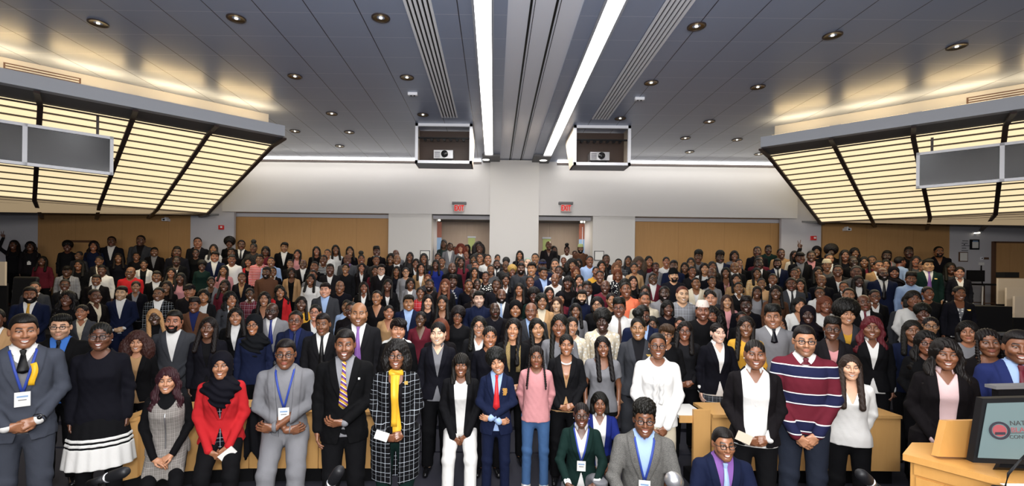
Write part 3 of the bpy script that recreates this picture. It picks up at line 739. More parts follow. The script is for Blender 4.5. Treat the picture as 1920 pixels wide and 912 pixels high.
# ---------------------------------------------------------------- setting
def link(name, me, par=None, M=None, col=None, **props):
    o = bpy.data.objects.new(name, me); COL.objects.link(o)
    if par is not None: o.parent = par
    if M is not None: o.matrix_local = M if isinstance(M, Matrix) else Matrix.Translation(M)
    if col is not None: o.color = (*col, 1)
    for k, v in props.items(): o[k] = v
    return o
class B:       # collects boxes, bars and prisms into one mesh
    def __init__(s): s.p = []
    def add(s, g): s.p.append(g); return s
    def box(s, lo, hi):
        return s.add(box_geo([(lo[i]+hi[i])/2 for i in range(3)], [hi[i]-lo[i] for i in range(3)]))
    def bar(s, a, b, w, t, up=(0, 0, 1)): return s.add(strip([a, b], w, t, up))
    def quad(s, a, b, c, d): return s.add((np.array([a, b, c, d], np.float32), np.array([(0, 1, 2, 3)])))
    def prism(s, pts, d):     # outline pushed along d
        n = len(pts); p = np.array(pts, np.float32); V = np.concatenate([p, p+np.array(d, np.float32)])
        Q = [(i, (i+1) % n, n+(i+1) % n, n+i) for i in range(n)]
        for i in range(1, n-1, 2):
            k = min(i+2, n-1); Q += [(0, k, i+1, i) if k != i+1 else (0, i+1, i, i), (n, n+i, n+i+1, n+k) if k != i+1 else (n, n+i, n+i+1, n+i+1)]
        return s.add((V, np.array(Q)))
    def disc(s, c, r, n=24, nrm='z', h=.01):
        V, Q = [], []
        for k in (0, 1):
            for i in range(n):
                a = 2*math.pi*i/n; q = (r*math.cos(a), r*math.sin(a))
                V.append((c[0]+q[0], c[1]+q[1], c[2]+k*h) if nrm == 'z' else (c[0]+q[0], c[1]+k*h, c[2]+q[1]))
        V += [(c[0], c[1], c[2]), (c[0], c[1], c[2]+h) if nrm == 'z' else (c[0], c[1]+h, c[2])]
        for i in range(n): j = (i+1) % n; Q += [(i, j, n+j, n+i), (2*n, j, i, i), (2*n+1, n+i, n+j, n+j)]
        return s.add((np.array(V, np.float32), np.array(Q)))
    def ring(s, c, r0, r1, h, n=28):
        V, Q = [], []
        for i in range(n):
            a = 2*math.pi*i/n
            for r, z in ((r0, 0), (r1, 0), (r1, h), (r0, h)): V.append((c[0]+r*math.cos(a), c[1]+r*math.sin(a), c[2]+z))
        for i in range(n):
            for j in range(4): k = (i+1) % n; Q.append((i*4+j, i*4+(j+1) % 4, k*4+(j+1) % 4, k*4+j))
        return s.add((np.array(V, np.float32), np.array(Q)))
    def mesh(s, name, mat, smooth=False):
        V, Q = cat(s.p)
        me = bpy.data.meshes.new(name); me.from_pydata([tuple(map(float, v)) for v in V], [], [list(dict.fromkeys(int(i) for i in q)) for q in Q]); me.update()
        if smooth: me.polygons.foreach_set('use_smooth', np.ones(len(me.polygons), bool))
        me.materials.append(MAT[mat]); return me
    def obj(s, name, mat, par=None, smooth=False, **props): return link(name, s.mesh(name, mat, smooth), par, None, None, **props)
ST = dict(kind='structure')
plain('wall_paint', (.56, .54, .53), .8, noise_amt=.06, nscale=2.0)
plain('pier_paint', (.60, .58, .56), .8)
plain('dim_paint', (.5, .49, .52), .8)
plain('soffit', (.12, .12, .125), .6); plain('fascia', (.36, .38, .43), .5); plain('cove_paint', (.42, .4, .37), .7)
plain('dark_bar', (.035, .022, .02), .5); plain('black', (.006, .006, .007), .5, spec=.2); plain('black_gloss', (.006, .006, .007), .18)
plain('white_metal', (.8, .81, .86), .4); plain('lightpanel', (1, .82, .5), .5, emit=.95, ecol=(1, .82, .50))
plain('lampwhite', (1, 1, 1), .5, emit=6.0, ecol=(1, .98, .93)); plain('lampwarm', (1, .9, .7), .5, emit=4.0, ecol=(1, .93, .75))
plain('covelamp', (1, .8, .4), .5, emit=2.2, ecol=(1, .72, .34)); plain('chrome', (.75, .68, .55), .22, 1.0); plain('grille', (.78, .79, .83), .5); plain('glassdark', (.02, .02, .022), .12)
plain('red', (.55, .02, .02), .5); plain('exit_red', (.25, .004, .003), .7, emit=.55, ecol=(1, .02, .012), spec=.1); plain('exit_white', (.5, .4, .38), .7, spec=.1)
plain('paper', (.7, .69, .66), .7); plain('brown', (.10, .045, .02), .5); plain('green_sign', (.3, .36, .12), .6); plain('carpet', (.018, .018, .03), .95, noise_amt=.4, nscale=90.0)
plain('blue_panel', (.2, .32, .5), .5); plain('rust_panel', (.22, .06, .03), .5); plain('beige', (.55, .46, .36), .5); plain('gold', (.6, .4, .1), .35, .6); plain('silver', (.6, .6, .62), .3, .9)
def wood(name, col, rough=.42, seam=None, vert=True, dark=.72):
    m, nt, b = nodes(name)
    tc = N(nt, 'ShaderNodeTexCoord'); mp = N(nt, 'ShaderNodeMapping', Scale=(14, 14, 1.2) if vert else (1.2, 14, 14)); L(nt, tc.outputs['Object'], mp.inputs[0])
    n = N(nt, 'ShaderNodeTexNoise', Scale=1.6, Detail=6.0, Roughness=.65, Distortion=.6); L(nt, mp.outputs[0], n.inputs['Vector'])
    n2 = N(nt, 'ShaderNodeTexNoise', Scale=.9, Detail=3.0); L(nt, tc.outputs['Object'], n2.inputs['Vector'])
    c = mixc(nt, n.outputs['Fac'], (*col, 1), (col[0]*dark, col[1]*dark*.93, col[2]*dark*.8, 1))
    c = mixc(nt, math_(nt, 'MULTIPLY', n2.outputs['Fac'], .4), c, (col[0]*.75, col[1]*.72, col[2]*.7, 1))
    if seam:
        sx = N(nt, 'ShaderNodeSeparateXYZ'); L(nt, tc.outputs['Object'], sx.inputs[0])
        f = math_(nt, 'LESS_THAN', math_(nt, 'FRACT', math_(nt, 'MULTIPLY', sx.outputs[0], 1/seam)), .008/seam)
        f2 = math_(nt, 'FRACT', math_(nt, 'MULTIPLY', math_(nt, 'FLOOR', math_(nt, 'MULTIPLY', sx.outputs[0], 1/seam)), .377))
        c = mixc(nt, math_(nt, 'MULTIPLY', f2, .35), c, (col[0]*.8, col[1]*.74, col[2]*.62, 1))
        c = mixc(nt, math_(nt, 'MULTIPLY', f, .6), c, (col[0]*.35, col[1]*.3, col[2]*.25, 1))
    L(nt, c, b.inputs['Base Color']); b.inputs['Roughness'].default_value = rough; b.inputs['Specular IOR Level'].default_value = .35
wood('wallwood', (.57, .33, .14), .45, 1.35); wood('deskwood', (.66, .38, .14), .35, None, True, .85); wood('podwood', (.62, .33, .10), .33, None, True, .85); wood('palewood', (.36, .28, .23), .5, .9)
def tile_mat():
    m, nt, b = nodes('ceiling_tile')
    g = N(nt, 'ShaderNodeNewGeometry'); sx = N(nt, 'ShaderNodeSeparateXYZ'); L(nt, g.outputs['Position'], sx.inputs[0])
    T = .617
    fx = math_(nt, 'FRACT', math_(nt, 'MULTIPLY', math_(nt, 'ADD', sx.outputs[0], 40*T-.605-.617*.03+1.11), 1/T)); fy = math_(nt, 'FRACT', math_(nt, 'MULTIPLY', math_(nt, 'ADD', sx.outputs[1], 40*T-5.81), 1/.607))
    lx = math_(nt, 'LESS_THAN', fx, .02); ly = math_(nt, 'LESS_THAN', fy, .02)
    n = N(nt, 'ShaderNodeTexNoise', Scale=500.0, Detail=1.0); L(nt, g.outputs['Position'], n.inputs['Vector'])
    c = mixc(nt, math_(nt, 'MULTIPLY', n.outputs['Fac'], .25), (.27, .315, .43, 1), (.21, .245, .335, 1))
    c = mixc(nt, ly, c, (.40, .43, .52, 1)); c = mixc(nt, lx, c, (.02, .02, .03, 1))
    L(nt, c, b.inputs['Base Color']); b.inputs['Roughness'].default_value = .36; b.inputs['Specular IOR Level'].default_value = .7
    bump(nt, b, math_(nt, 'MAXIMUM', lx, ly), .5, -.004)
tile_mat()
YB = 13.7
Z = lambda v, y=YB: CH + (V0-v)/F*y
X = lambda u, y=YB: (u-U0)/F*y
XL, XR, YF = -15.6, 17.0, -4.0
SHIFT = .62          # middle of the hall lies right of the camera
# floor in tiers
def fl(y): return 0.0 if y < 5.75 else .022*(y-5.75)+.0198*(y-5.75)**2
TIERS = [5.75+.82*k for k in range(10)]
def floor_z(y):
    if y < TIERS[0]: return 0.0
    k = min(int((y-TIERS[0])/.82), 9)
    return fl(TIERS[0]+.82*(k+.62))
f = B().box((XL, YF, -.12), (XR, TIERS[0], 0))
for k, y in enumerate(TIERS): f.box((XL, y, -.12), (XR, TIERS[k+1] if k < 9 else YB+3.5, floor_z(y+.1)))
f.obj('floor', 'carpet', **ST)
# ceiling with a raised trough between the light strips
cz = CEIL; t0, t1 = .13, 1.04
c = B().box((XL, YF, cz), (t0, YB+.3, cz+.1)); c.box((t1, YF, cz), (XR, YB+.3, cz+.1))
c.obj('ceiling', 'ceiling_tile', **ST)
tr = B().box((t0, YF, cz+.03), (t1, YB+.3, cz+.16))
plain('trough', (.74, .76, .84), .5); tr.obj('ceiling_trough', 'trough', **ST)
b = B()
for x, w in ((.40, .03), (.455, .008), (.71, .03), (.765, .008)): b.box((x, YF, cz+.022), (x+w, YB-.02, cz+.0299))
b.obj('trim_trough', 'black', **ST)
b = B().box((t0-.48, 12.9, cz-.055), (t0, YB+.02, cz-.001)); b.box((t1, 12.9, cz-.055), (t1+.48, YB+.02, cz-.001)); b.obj('trim_strip', 'soffit', **ST)
# light strips
for i, (x0, x1) in enumerate(((-.275, -.07), (1.295, 1.505))):
    p = link('ceiling_light', None, M=Vector(((x0+x1)/2, 5, cz)), label=('long glowing ceiling strip left of the ribbed middle channel', 'long glowing ceiling strip right of the ribbed middle channel')[i], category='light', group='long ceiling strip lights')
    d = B().box((x0-(x0+x1)/2, -8, -.02), (x1-(x0+x1)/2, YB-.7-5, -.004)); d.obj('diffuser', 'lampwhite', p)
    d = B()
    for a in (x0-.03, x1): d.box((a-(x0+x1)/2, -8, -.035), (a+.03-(x0+x1)/2, YB-.7-5, -.002))
    d.box((x0-.03-(x0+x1)/2, YB-.7-5, -.035), (x1+.03-(x0+x1)/2, YB-.66-5, -.002)); d.obj('frame', 'fascia', p)
# air diffusers
for i, (xa, xb) in enumerate(((-1.10, -.80), (2.0, 2.3))):
    p = link('air_diffuser', None, M=Vector(((xa+xb)/2, 5, cz)), label=('slotted air diffuser in the ceiling left of both light strips', 'slotted air diffuser in the ceiling right of both light strips')[i], category='vent', group='slotted ceiling diffusers')
    w = (xb-xa)/2
    B().box((-w, -5, -.008), (w, 4.9, -.002)).obj('backing', 'black', p)
    for k in range(6): x = -w + 2*w*k/5; B().box((x-.017, -5, -.03), (x+.017, 4.9, -.008)).obj('slat', 'grille', p)
# downlights
plain('can', (.32, .24, .12), .3, .9)
proto = None
dl = [(184,43),(443,34),(714,33),(1306,49),(1561,66),(1794,87),(553,143),(763,145),(1221,155),(1421,163),(622,213),(793,215),(1163,222),(1330,228),(553,246),(655,248),(1285,259),(1382,262),(503,273),(637,274),(1293,285),(1423,289)]
def side_of(u): return 'left' if u < 960 else 'right'
dlab = ['second row from the front, far left','second','third']
for u, v in dl:
    a, bq = (u-U0)/F, (V0-v)/F; zz = a*_s+bq*_c; y = (CEIL-CH)/zz; q = at(u, v, y)
    row = 'front' if v < 100 else 'second' if v < 175 else 'third' if v < 230 else 'fourth' if v < 264 else 'rearmost'
    same = sorted([k for k in dl if ('front' if k[1] < 100 else 'second' if k[1] < 175 else 'third' if k[1] < 230 else 'fourth' if k[1] < 264 else 'rearmost') == row and side_of(k[0]) == side_of(u)], key=lambda k: abs(k[0]-960))
    i = same.index((u, v))
    lab = 'round recessed downlight, %s row, %s from the middle on the %s side' % (row, ('first', 'second', 'third')[i], side_of(u))
    p = link('downlight', None, M=q, label=lab, category='light', group='recessed ceiling downlights')
    if proto is None:
        rim = B().ring((0, 0, -.012), .098, .118, .011).mesh('rim', 'dark_bar', True)
        V, Q = [], []
        for j in range(5):
            for i2 in range(24): t = j/4; r = .1*(1-.5*t*t); V.append((r*math.cos(i2*math.pi/12), r*math.sin(i2*math.pi/12), -.009+.0075*t))
        for j in range(4):
            for i2 in range(24): k = (i2+1) % 24; Q.append((j*24+i2, (j+1)*24+i2, (j+1)*24+k, j*24+k))
        refl = new_mesh('reflector', V, Q, MAT['can']); lens = B().disc((0, 0, -.0105), .02, 16, 'z', .008).mesh('lamp', 'lampwarm', True)
        proto = (rim, refl, lens)
    for nm, me in zip(('rim', 'reflector', 'lamp'), proto): link(nm, me, p)
for i, (u, v) in enumerate(((774, 174), (1199, 183))):
    bq = (V0-v)/F; y = (CEIL-CH)/((u-U0)/F*_s+bq*_c); q = at(u, v, y)
    p = link('occupancy_sensor', None, M=q, label=('small white sensor box on the ceiling near the left projector', 'small white sensor box on the ceiling near the right projector')[i], category='sensor', group='ceiling sensors')
    B().box((-.085, -.03, -.05), (.085, .03, 0)).obj('housing', 'white_metal', p); B().disc((-.03, 0, -.058), .016, 12).obj('lens', 'black', p); B().disc((.03, 0, -.058), .016, 12).obj('lens', 'black', p)
for i, u in enumerate((911, 1019)):
    q = at(u, 301, 13.25); B_ = link('spotlight', None, M=Vector((q[0], 13.3, cz-.056)), label=('small round downlight at the wall end of the left ceiling strip', 'small round downlight at the wall end of the right ceiling strip')[i], category='light', group='wall end downlights')
    B().ring((0, 0, -.012), .1, .125, .011).obj('rim', 'fascia', B_, True); B().disc((0, 0, -.01), .1).obj('lamp', 'lampwarm', B_, True)
# back wall: bulkhead, pillar, piers, wood panels, door recesses
zl = Z(403); yb2 = YB+.35
xb0, xb1 = X(415), X(1494)
w = B().box((xb0, YB, zl), (X(808), YB+.35, cz)); w.box((X(808), YB, zl), (X(1111), YB+.35, cz)); w.box((X(1111), YB, zl), (xb1, YB+.35, cz))
w.obj('wall_back', 'wall_paint', **ST)
B().box((X(917), YB-.12, 0), (X(1008), YB+2.0, cz-.001)).obj('wall_pillar', 'pier_paint', **ST)
b = B()
for a, e in ((727, 808), (1111, 1190)): b.box((X(a), YB+.02, 0), (X(e), YB+.4, zl+.001))
b.obj('wall_piers', 'pier_paint', **ST)
for i, (a, e) in enumerate(((432, 727), (1190, 1470), (70, 358), (1541, 1800))):
    y = YB+(.40 if i < 2 else .22); B().box((X(a, y), y, 0), (X(e, y), y+.1, zl if i < 2 else Z(399))).obj('wall_panel_%d' % (i+1), 'wallwood', **ST)
b = B().box((XL-.2, YB+.3, 0), (X(87), YB+.4, cz)); b.box((X(352), YB+.1, 0), (X(434), YB+.2, cz)); b.box((X(1468), YB+.1, 0), (X(1543), YB+.2, cz)); b.box((X(1793), YB+.2, 0), (XR+.2, YB+.34, cz)); b.box((XL-.2, YB+.34, zl-.1), (XR+.2, YB+.45, cz))
b.obj('wall_back_side', 'dim_paint', **ST)
for i, (a, e) in enumerate(((808, 917), (1008, 1111))):
    y = YB+2.0; b = B().box((X(a)-.3, y, 0), (X(e)+.3, y+.1, zl)); b.obj('wall_recess_%d' % (i+1), 'palewood', **ST)
    B().box((X(a)-.4, YB+.001, zl-.0), (X(e)+.2, y+.1, zl+.06)).obj('ceiling_recess_%d' % (i+1), 'soffit', **ST)
    s = B().box((X(a)-.02 if i == 0 else X(e)-.0, YB+.4, 0), (X(a)+.0 if i == 0 else X(e)+.02, y, zl)); s.obj('wall_recess_side_%d' % (i+1), 'dim_paint', **ST)
    o = link('recessed_light', None, M=Vector((X((870, 1062)[i], y-1.1), y-1.1, zl-.001)), label=('small round light in the ceiling of the left exit recess', 'small round light in the ceiling of the right exit recess')[i], category='light', group='exit recess lights')
    B().ring((0, 0, -.012), .09, .12, .011).obj('rim', 'white_metal', o, True); B().disc((0, 0, -.01), .09).obj('lamp', 'lampwarm', o, True)
    area('recess_glow', (X((870, 1062)[i], y-1.1), y-1.1, zl-.05), .3, 16, (1, .9, .75))
    # display case on the side of the recess
    u0, u1 = ((812, 827), (1085, 1103))[i]
    p = link('display_banner', None, label=('tall rust and blue banner on the side of the left exit recess', 'tall rust and blue banner on the side of the right exit recess')[i], category='banner', group='exit recess banners')
    yy = YB+1.3
    B().box((X(u0, yy), yy, .9), (X(u1, yy), yy+.03, Z(447, yy))).obj('lower_panel', 'blue_panel', p); B().box((X(u0, yy), yy, Z(447, yy)), (X(u1, yy), yy+.03, Z(418, yy))).obj('upper_panel', 'rust_panel', p)
    B().box((X(u0, yy)+.09, yy-.01, .9), (X(u0, yy)+.11, yy, Z(424, yy))).obj('mullion', 'dim_paint', p)
    for q in (0, 1): B().box((X(u0, yy)+.03+.11*q, yy-.04, Z(416, yy)), (X(u0, yy)+.1+.11*q, yy, Z(411, yy))).obj('lamp_head', 'lampwarm', p)
    u0, u1 = ((877, 890), (1017, 1031))[i]
    yy = y-.02; p = link('room_sign', None, label=('green sign plate on the wood inside the left exit recess', 'green sign plate on the wood inside the right exit recess')[i], category='sign', group='recess sign plates')
    B().box((X(u0, yy), yy, Z(470, yy)), (X(u1, yy), yy+.02, Z(447, yy))).obj('plate', 'green_sign', p); B().box((X(u0, yy)-.02, yy-.03, Z(447, yy)), (X(u1, yy)+.02, yy+.02, Z(444, yy))).obj('sign_bracket', 'fascia', p)
# sides, front and the low ceilings at the sides
B().box((XL-.1, YF, 0), (XL, YB+.3, cz)).obj('wall_left', 'dim_paint', **ST)
B().box((XR, YF, 0), (XR+.1, YB+.3, cz)).obj('wall_right', 'dim_paint', **ST)
B().box((XL, YF-.1, 0), (XR, YF, cz)).obj('wall_front', 'wall_paint', **ST)
# cove light along the back wall
for i, (a, e) in enumerate(((440, 900), (1042, 1494))):
    B().box((X(a), YB-.16, cz-.03), (X(e), YB-.02, cz-.012)).obj('cove_light', 'lampwhite', label=('thin bright light line along the back wall left of the pillar', 'thin bright light line along the back wall right of the pillar')[i], category='light', group='back wall light lines')
    B().box((X(a), YB-.02, cz-.09), (X(e), YB-.001, cz-.0)).obj('trim_cove_%d' % (i+1), 'dark_bar', **ST)
    area('cove_glow', ((X(a)+X(e))/2, YB-.3, cz-.1), abs(X(e)-X(a)), 40, (1, .97, .92), rotx=math.radians(-14), sy=.1)
# luminous louvre panels at both sides
def louvre(m):
    K = 1.19; ysh = 0 if m == 1 else .38
    fx = lambda p: Vector((p[0]*K if m == 1 else 2*SHIFT-p[0]*K+.05, p[1]*K+ysh, CH+p[2]*K))
    side = 'left' if m == 1 else 'right'
    D = Vector((-.757, -.653, 0)); Nn = Vector((-.653, .757, 0))      # along the panel, and back from its edge
    tip = Vector((-3.51, 8.0, 0)); Lg = 8.0
    P = lambda s, t, z: fx(tip + D*s + Nn*t + Vector((0, 0, z)))
    root = link('louvre_light', None, M=P(0, 0, 2.28), label='luminous slatted light panel hung on the %s side of the hall' % side, category='light panel', group='luminous slatted side panels')
    inv = Matrix.Translation(-P(0, 0, 2.28))
    def part(bb, name, mat, par=root):
        for g in bb.p: g[0][:] = g[0] - np.array(P(0, 0, 2.28), np.float32)
        return bb.obj(name, mat, par)
    bb = B(); bb.prism([P(0, 0, 2.28), P(0, 0, 2.457), P(0, .12, 2.457), P(0, .12, 2.28)], P(Lg, 0, 0)-P(0, 0, 0)); part(bb, 'fascia', 'fascia')
    bb = B(); bb.prism([P(0, .1, 2.285), P(0, .1, 2.30), P(0, .85, 2.30), P(0, .85, 2.285)], P(Lg, 0, 0)-P(0, 0, 0)); part(bb, 'soffit_board', 'soffit')
    bb = B(); bb.prism([P(.12, .5, 2.46), P(.12, .5, 2.747), P(.12, .62, 2.747), P(.12, .62, 2.46)], P(Lg, 0, 0)-P(.12, 0, 0)); part(bb, 'upper_box', 'cove_paint')
    A0, A1 = (lambda s: P(s, .72, 2.28)), (lambda s: fx(Vector((-6.42, 10.72, 1.33)) + D*s*.93))
    A2 = lambda s: fx(Vector((-6.42, 10.72, 1.345-.047*s)) + D*s*.93 + Nn*min(2.3, (11.36-ysh/1.19-10.72-D.y*s*.93)/.757))
    lerp = lambda s, t: A0(s)*(1-t) + A1(s)*t
    th = (A1(0)-A0(0)).cross(A1(1)-A0(1)*1.0+A0(0)*0).normalized()
    nv = (A0(1)-A0(0)).cross(A1(0)-A0(0)).normalized(); nv = nv if nv.y < 0 or nv.z < 0 else -nv
    edge = [0, 1.0, 2.0, 3.0, 4.05, 5.1, 6.2]
    bb = B(); bb.prism([lerp(0, 0), lerp(0, 1), lerp(6.2, 1), lerp(6.2, 0)], -nv*.05); part(bb, 'diffuser', 'lightpanel')
    bb = B(); bb.prism([A1(0), A2(0), A2(6.2), A1(6.2)], -nv*.03); part(bb, 'lower_diffuser', 'louvre_dim')
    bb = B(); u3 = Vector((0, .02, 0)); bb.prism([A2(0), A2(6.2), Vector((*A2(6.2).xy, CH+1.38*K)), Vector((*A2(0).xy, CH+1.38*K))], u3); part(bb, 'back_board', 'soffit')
    # slats lie in front of the diffuser
    for k in range(15):
        t = (k+.0)/14; t = t**1.12
        bb = B(); a, e = lerp(0, t)+nv*.01, lerp(6.2, t)+nv*.01; bb.add(strip([a, e], .011, .028, tuple(nv))); part(bb, 'slat', 'dark_bar')
    for k in range(1, 6):
        t = k/6; bb = B(); bb.add(strip([A1(0)*(1-t)+A2(0)*t+nv*.01, A1(6.2)*(1-t)+A2(6.2)*t+nv*.01], .008, .012, tuple(nv))); part(bb, 'lower_slat', 'dark_bar')
    for s in edge:
        bb = B(); bb.add(strip([P(s, .02, 2.28)-Vector((0, 0, .02)), A0(s)+nv*.02, A1(s)+nv*.03, A2(s)+nv*.02], .075, .04, tuple(nv))); part(bb, 'rib', 'dark_bar')
    # low ceiling behind the panel
    zz = CH+1.39*K
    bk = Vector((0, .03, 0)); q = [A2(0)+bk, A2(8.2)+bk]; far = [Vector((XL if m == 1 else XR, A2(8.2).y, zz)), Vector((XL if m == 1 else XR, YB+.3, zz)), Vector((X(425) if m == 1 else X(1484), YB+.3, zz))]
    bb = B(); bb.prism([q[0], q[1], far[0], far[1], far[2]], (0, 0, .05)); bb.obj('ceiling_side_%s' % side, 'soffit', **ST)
    # grilles in the upper box
    for k in range(4):
        s0 = 2.58+k*.8; p = link('return_grille', None, label='beige return grille above the %s light panel, %s from its tip' % (side, ('first', 'second', 'third', 'fourth')[k]), category='vent', group='return grilles above the light panels')
        bb = B(); bb.prism([P(s0, .49, 2.50), P(s0+.76, .49, 2.50), P(s0+.76, .49, 2.68), P(s0, .49, 2.68)], P(0, .012, 0)-P(0, 0, 0)); bb.obj('backing', 'brown', p)
        for j in range(5): z = 2.515+j*.034; bb = B(); bb.add(strip([P(s0+.02, .485, z), P(s0+.74, .485, z)], .02, .012, tuple(P(0, -1, 0)-P(0, 0, 0)))); bb.obj('slat', 'cove_paint', p)
    # lamps in the cove wash the ceiling
    for k in range(8):
        a = P(.15+k*.97, .16, 2.47); e = P(.15+k*.97+.82, .16, 2.47); c_ = (a+e)/2; d_ = e-a
        bb = B(); bb.add(strip([a, e], .05, .03, (0, 0, 1))); bb.obj('cove_lamp', 'covelamp', label='warm tube lamp in the cove above the %s panel, number %s from the tip' % (side, ('one', 'two', 'three', 'four', 'five', 'six', 'seven', 'eight')[k]), category='lamp', group='cove lamps above the light panels')
        area('cove_wash', c_+Vector((0, 0, .05)), .74*K, 9.5, (1, .72, .36), rotx=math.radians(180), rotz=math.atan2(d_.y, d_.x), sy=.06)
    # light shed by the glowing face
    cc = (lerp(1.5, .5)+nv*.15); ar = area('panel_glow', cc, 4.0, 70, (1, .86, .6), sy=2.4)
    ar.rotation_euler = nv.to_track_quat('-Z', 'Y').to_euler()
    # framed display hung before the panel
    if m == 1: c0, c1, d0 = at(213, 258, 8.5), at(211, 330, 8.5), D
    else: c0, c1, d0 = at(1718, 288, 9.1), at(1716, 355, 9.1), Vector((-D.x, D.y, 0))
    H = c0.z-c1.z; o0 = Vector((c0.x, c0.y, c1.z)); nn = Vector((.653 if m == 1 else -.653, -.757, 0))
    p = link('display_board', None, M=o0, label='black two-pane display board in a grey frame on the %s light panel' % side, category='display', group='display boards on the side panels')
    Wp = 1.12
    def rect(s0, s1, z0, z1, d): bq = B(); bq.prism([d0*s0+Vector((0, 0, z0)), d0*s1+Vector((0, 0, z0)), d0*s1+Vector((0, 0, z1)), d0*s0+Vector((0, 0, z1))], nn*d); return bq
    for k in range(2): rect(.02+k*Wp, Wp-.005+k*Wp, .03, H-.03, .03).obj('pane', 'glassdark', p)
    fr = rect(0, 2*Wp, 0, .05, .06)
    for s0, s1, z0, z1 in ((0, 2*Wp, H-.05, H), (0, .05, 0, H), (Wp-.03, Wp+.03, 0, H), (2*Wp-.05, 2*Wp, 0, H)): fr.p += rect(s0, s1, z0, z1, .06).p
    fr.obj('frame', 'white_metal', p)
    for s0 in (.2, 2*Wp-.2): rect(s0, s0+.04, H, P(0, 0, 2.29).z-o0.z, .03).obj('hanger', 'dark_bar', p)
plain('louvre_dim', (.5, .38, .24), .6, emit=.3, ecol=(1, .75, .45))
louvre(1); louvre(-1)
# projector housings
for i, xa in enumerate((-1.735, 1.69)):
    w_, y0, H = 1.235, 10.36, .86; xm = xa+w_/2
    p = link('projector_housing', None, M=Vector((xm, y0, cz)), label=('white framed projector box hung from the ceiling, left one', 'white framed projector box hung from the ceiling, right one')[i], category='projector box', group='ceiling projector boxes')
    h = w_/2; b = B().box((-h, 0, -.06), (h, .06, 0)); b.box((-h, 0, -H), (h, .06, -H+.06)); b.box((-h, 0, -H), (-h+.06, .06, 0)); b.box((h-.06, 0, -H), (h, .06, 0)); b.obj('frame', 'white_metal', p)
    b = B().prism([(-h, .06, 0), (-h, .06, -H), (-h, .55, -H), (-h, 1.2, -.1), (-h, 1.2, 0)], (.02, 0, 0)); b.obj('side_panel', 'beige', p); b = B().prism([(h-.02, .06, 0), (h-.02, .06, -H), (h-.02, .55, -H), (h-.02, 1.2, -.1), (h-.02, 1.2, 0)], (.02, 0, 0)); b.obj('side_panel', 'beige', p)
    b = B().box((-h, .06, -H), (h, .55, -H+.02)); b.obj('bottom_panel', 'fascia', p)
    b = B().box((-h+.02, .5, -H+.02), (h-.02, .53, -.02)); plain('housing_dark', (.03, .012, .005), .5); b.obj('back_panel', 'housing_dark', p)
    B().box((-h+.02, .1, -.3), (h-.02, .14, -.27)).obj('rail', 'black', p)
    for k in range(7):
        B().disc((-.42+.14*k, .12, -.31), .035, 10, 'y', .08).obj('cable_clip', 'black_gloss', p)
    q = link('projector', None, M=Vector((xm-.02, y0+.14, cz-H+.02)), label=('silver projector inside the left ceiling box', 'silver projector inside the right ceiling box')[i], category='projector', group='projectors')
    B().box((-.21, .0, .12), (.21, .3, .30)).obj('body', 'silver', q); B().disc((.03, -.05, .21), .075, 20, 'y', .06).obj('lens_ring', 'black_gloss', q, True); B().disc((.03, -.06, .21), .04, 16, 'y', .02).obj('lens', 'glassdark', q, True)
    for k in range(5): B().box((-.19, -.004, .14+k*.028), (-.07, .0, .15+k*.028)).obj('vent_slot', 'black', q)
    for xx in (-.16, .16): B().box((xx-.015, .1, 0.0), (xx+.015, .13, .12)).obj('foot', 'black', q)
# exit signs
def text(name, s, size, loc, mat, par=None, rotx=90, depth=.004, rotz=0):
    cu = bpy.data.curves.new(name, 'FONT'); cu.body = s; cu.size = size; cu.extrude = depth; cu.offset = .004 if s == 'EXIT' else 0; cu.align_x = 'CENTER'; cu.align_y = 'CENTER'
    t = bpy.data.objects.new(name, cu); COL.objects.link(t); dg = bpy.context.evaluated_depsgraph_get(); me = bpy.data.meshes.new_from_object(t.evaluated_get(dg)); bpy.data.objects.remove(t)
    me.materials.clear(); me.materials.append(MAT[mat])
    return link(name, me, par, Matrix.Translation(loc) @ Matrix.Rotation(math.radians(rotz), 4, 'Z') @ Matrix.Rotation(math.radians(rotx), 4, 'X'))
for i, u in enumerate((861, 1061)):
    q = at(u, 389, YB-.1); p = link('exit_sign', None, M=q, label=('red lettered exit sign above the exit left of the pillar', 'red lettered exit sign above the exit right of the pillar')[i], category='exit sign', group='exit signs')
    B().box((-.145, -.02, -.13), (.145, .02, .08)).obj('face', 'exit_white', p)
    B().box((-.2, -.05, .09), (.2, .1, .15)).obj('canopy', 'soffit', p); B().box((-.03, 0, .07), (.03, .03, .1)).obj('stem', 'soffit', p)
    tx = text('lettering', 'EXIT', .17, (0, -.024, -.03), 'exit_red', p); tx.scale = (.78, 1.25, 1)
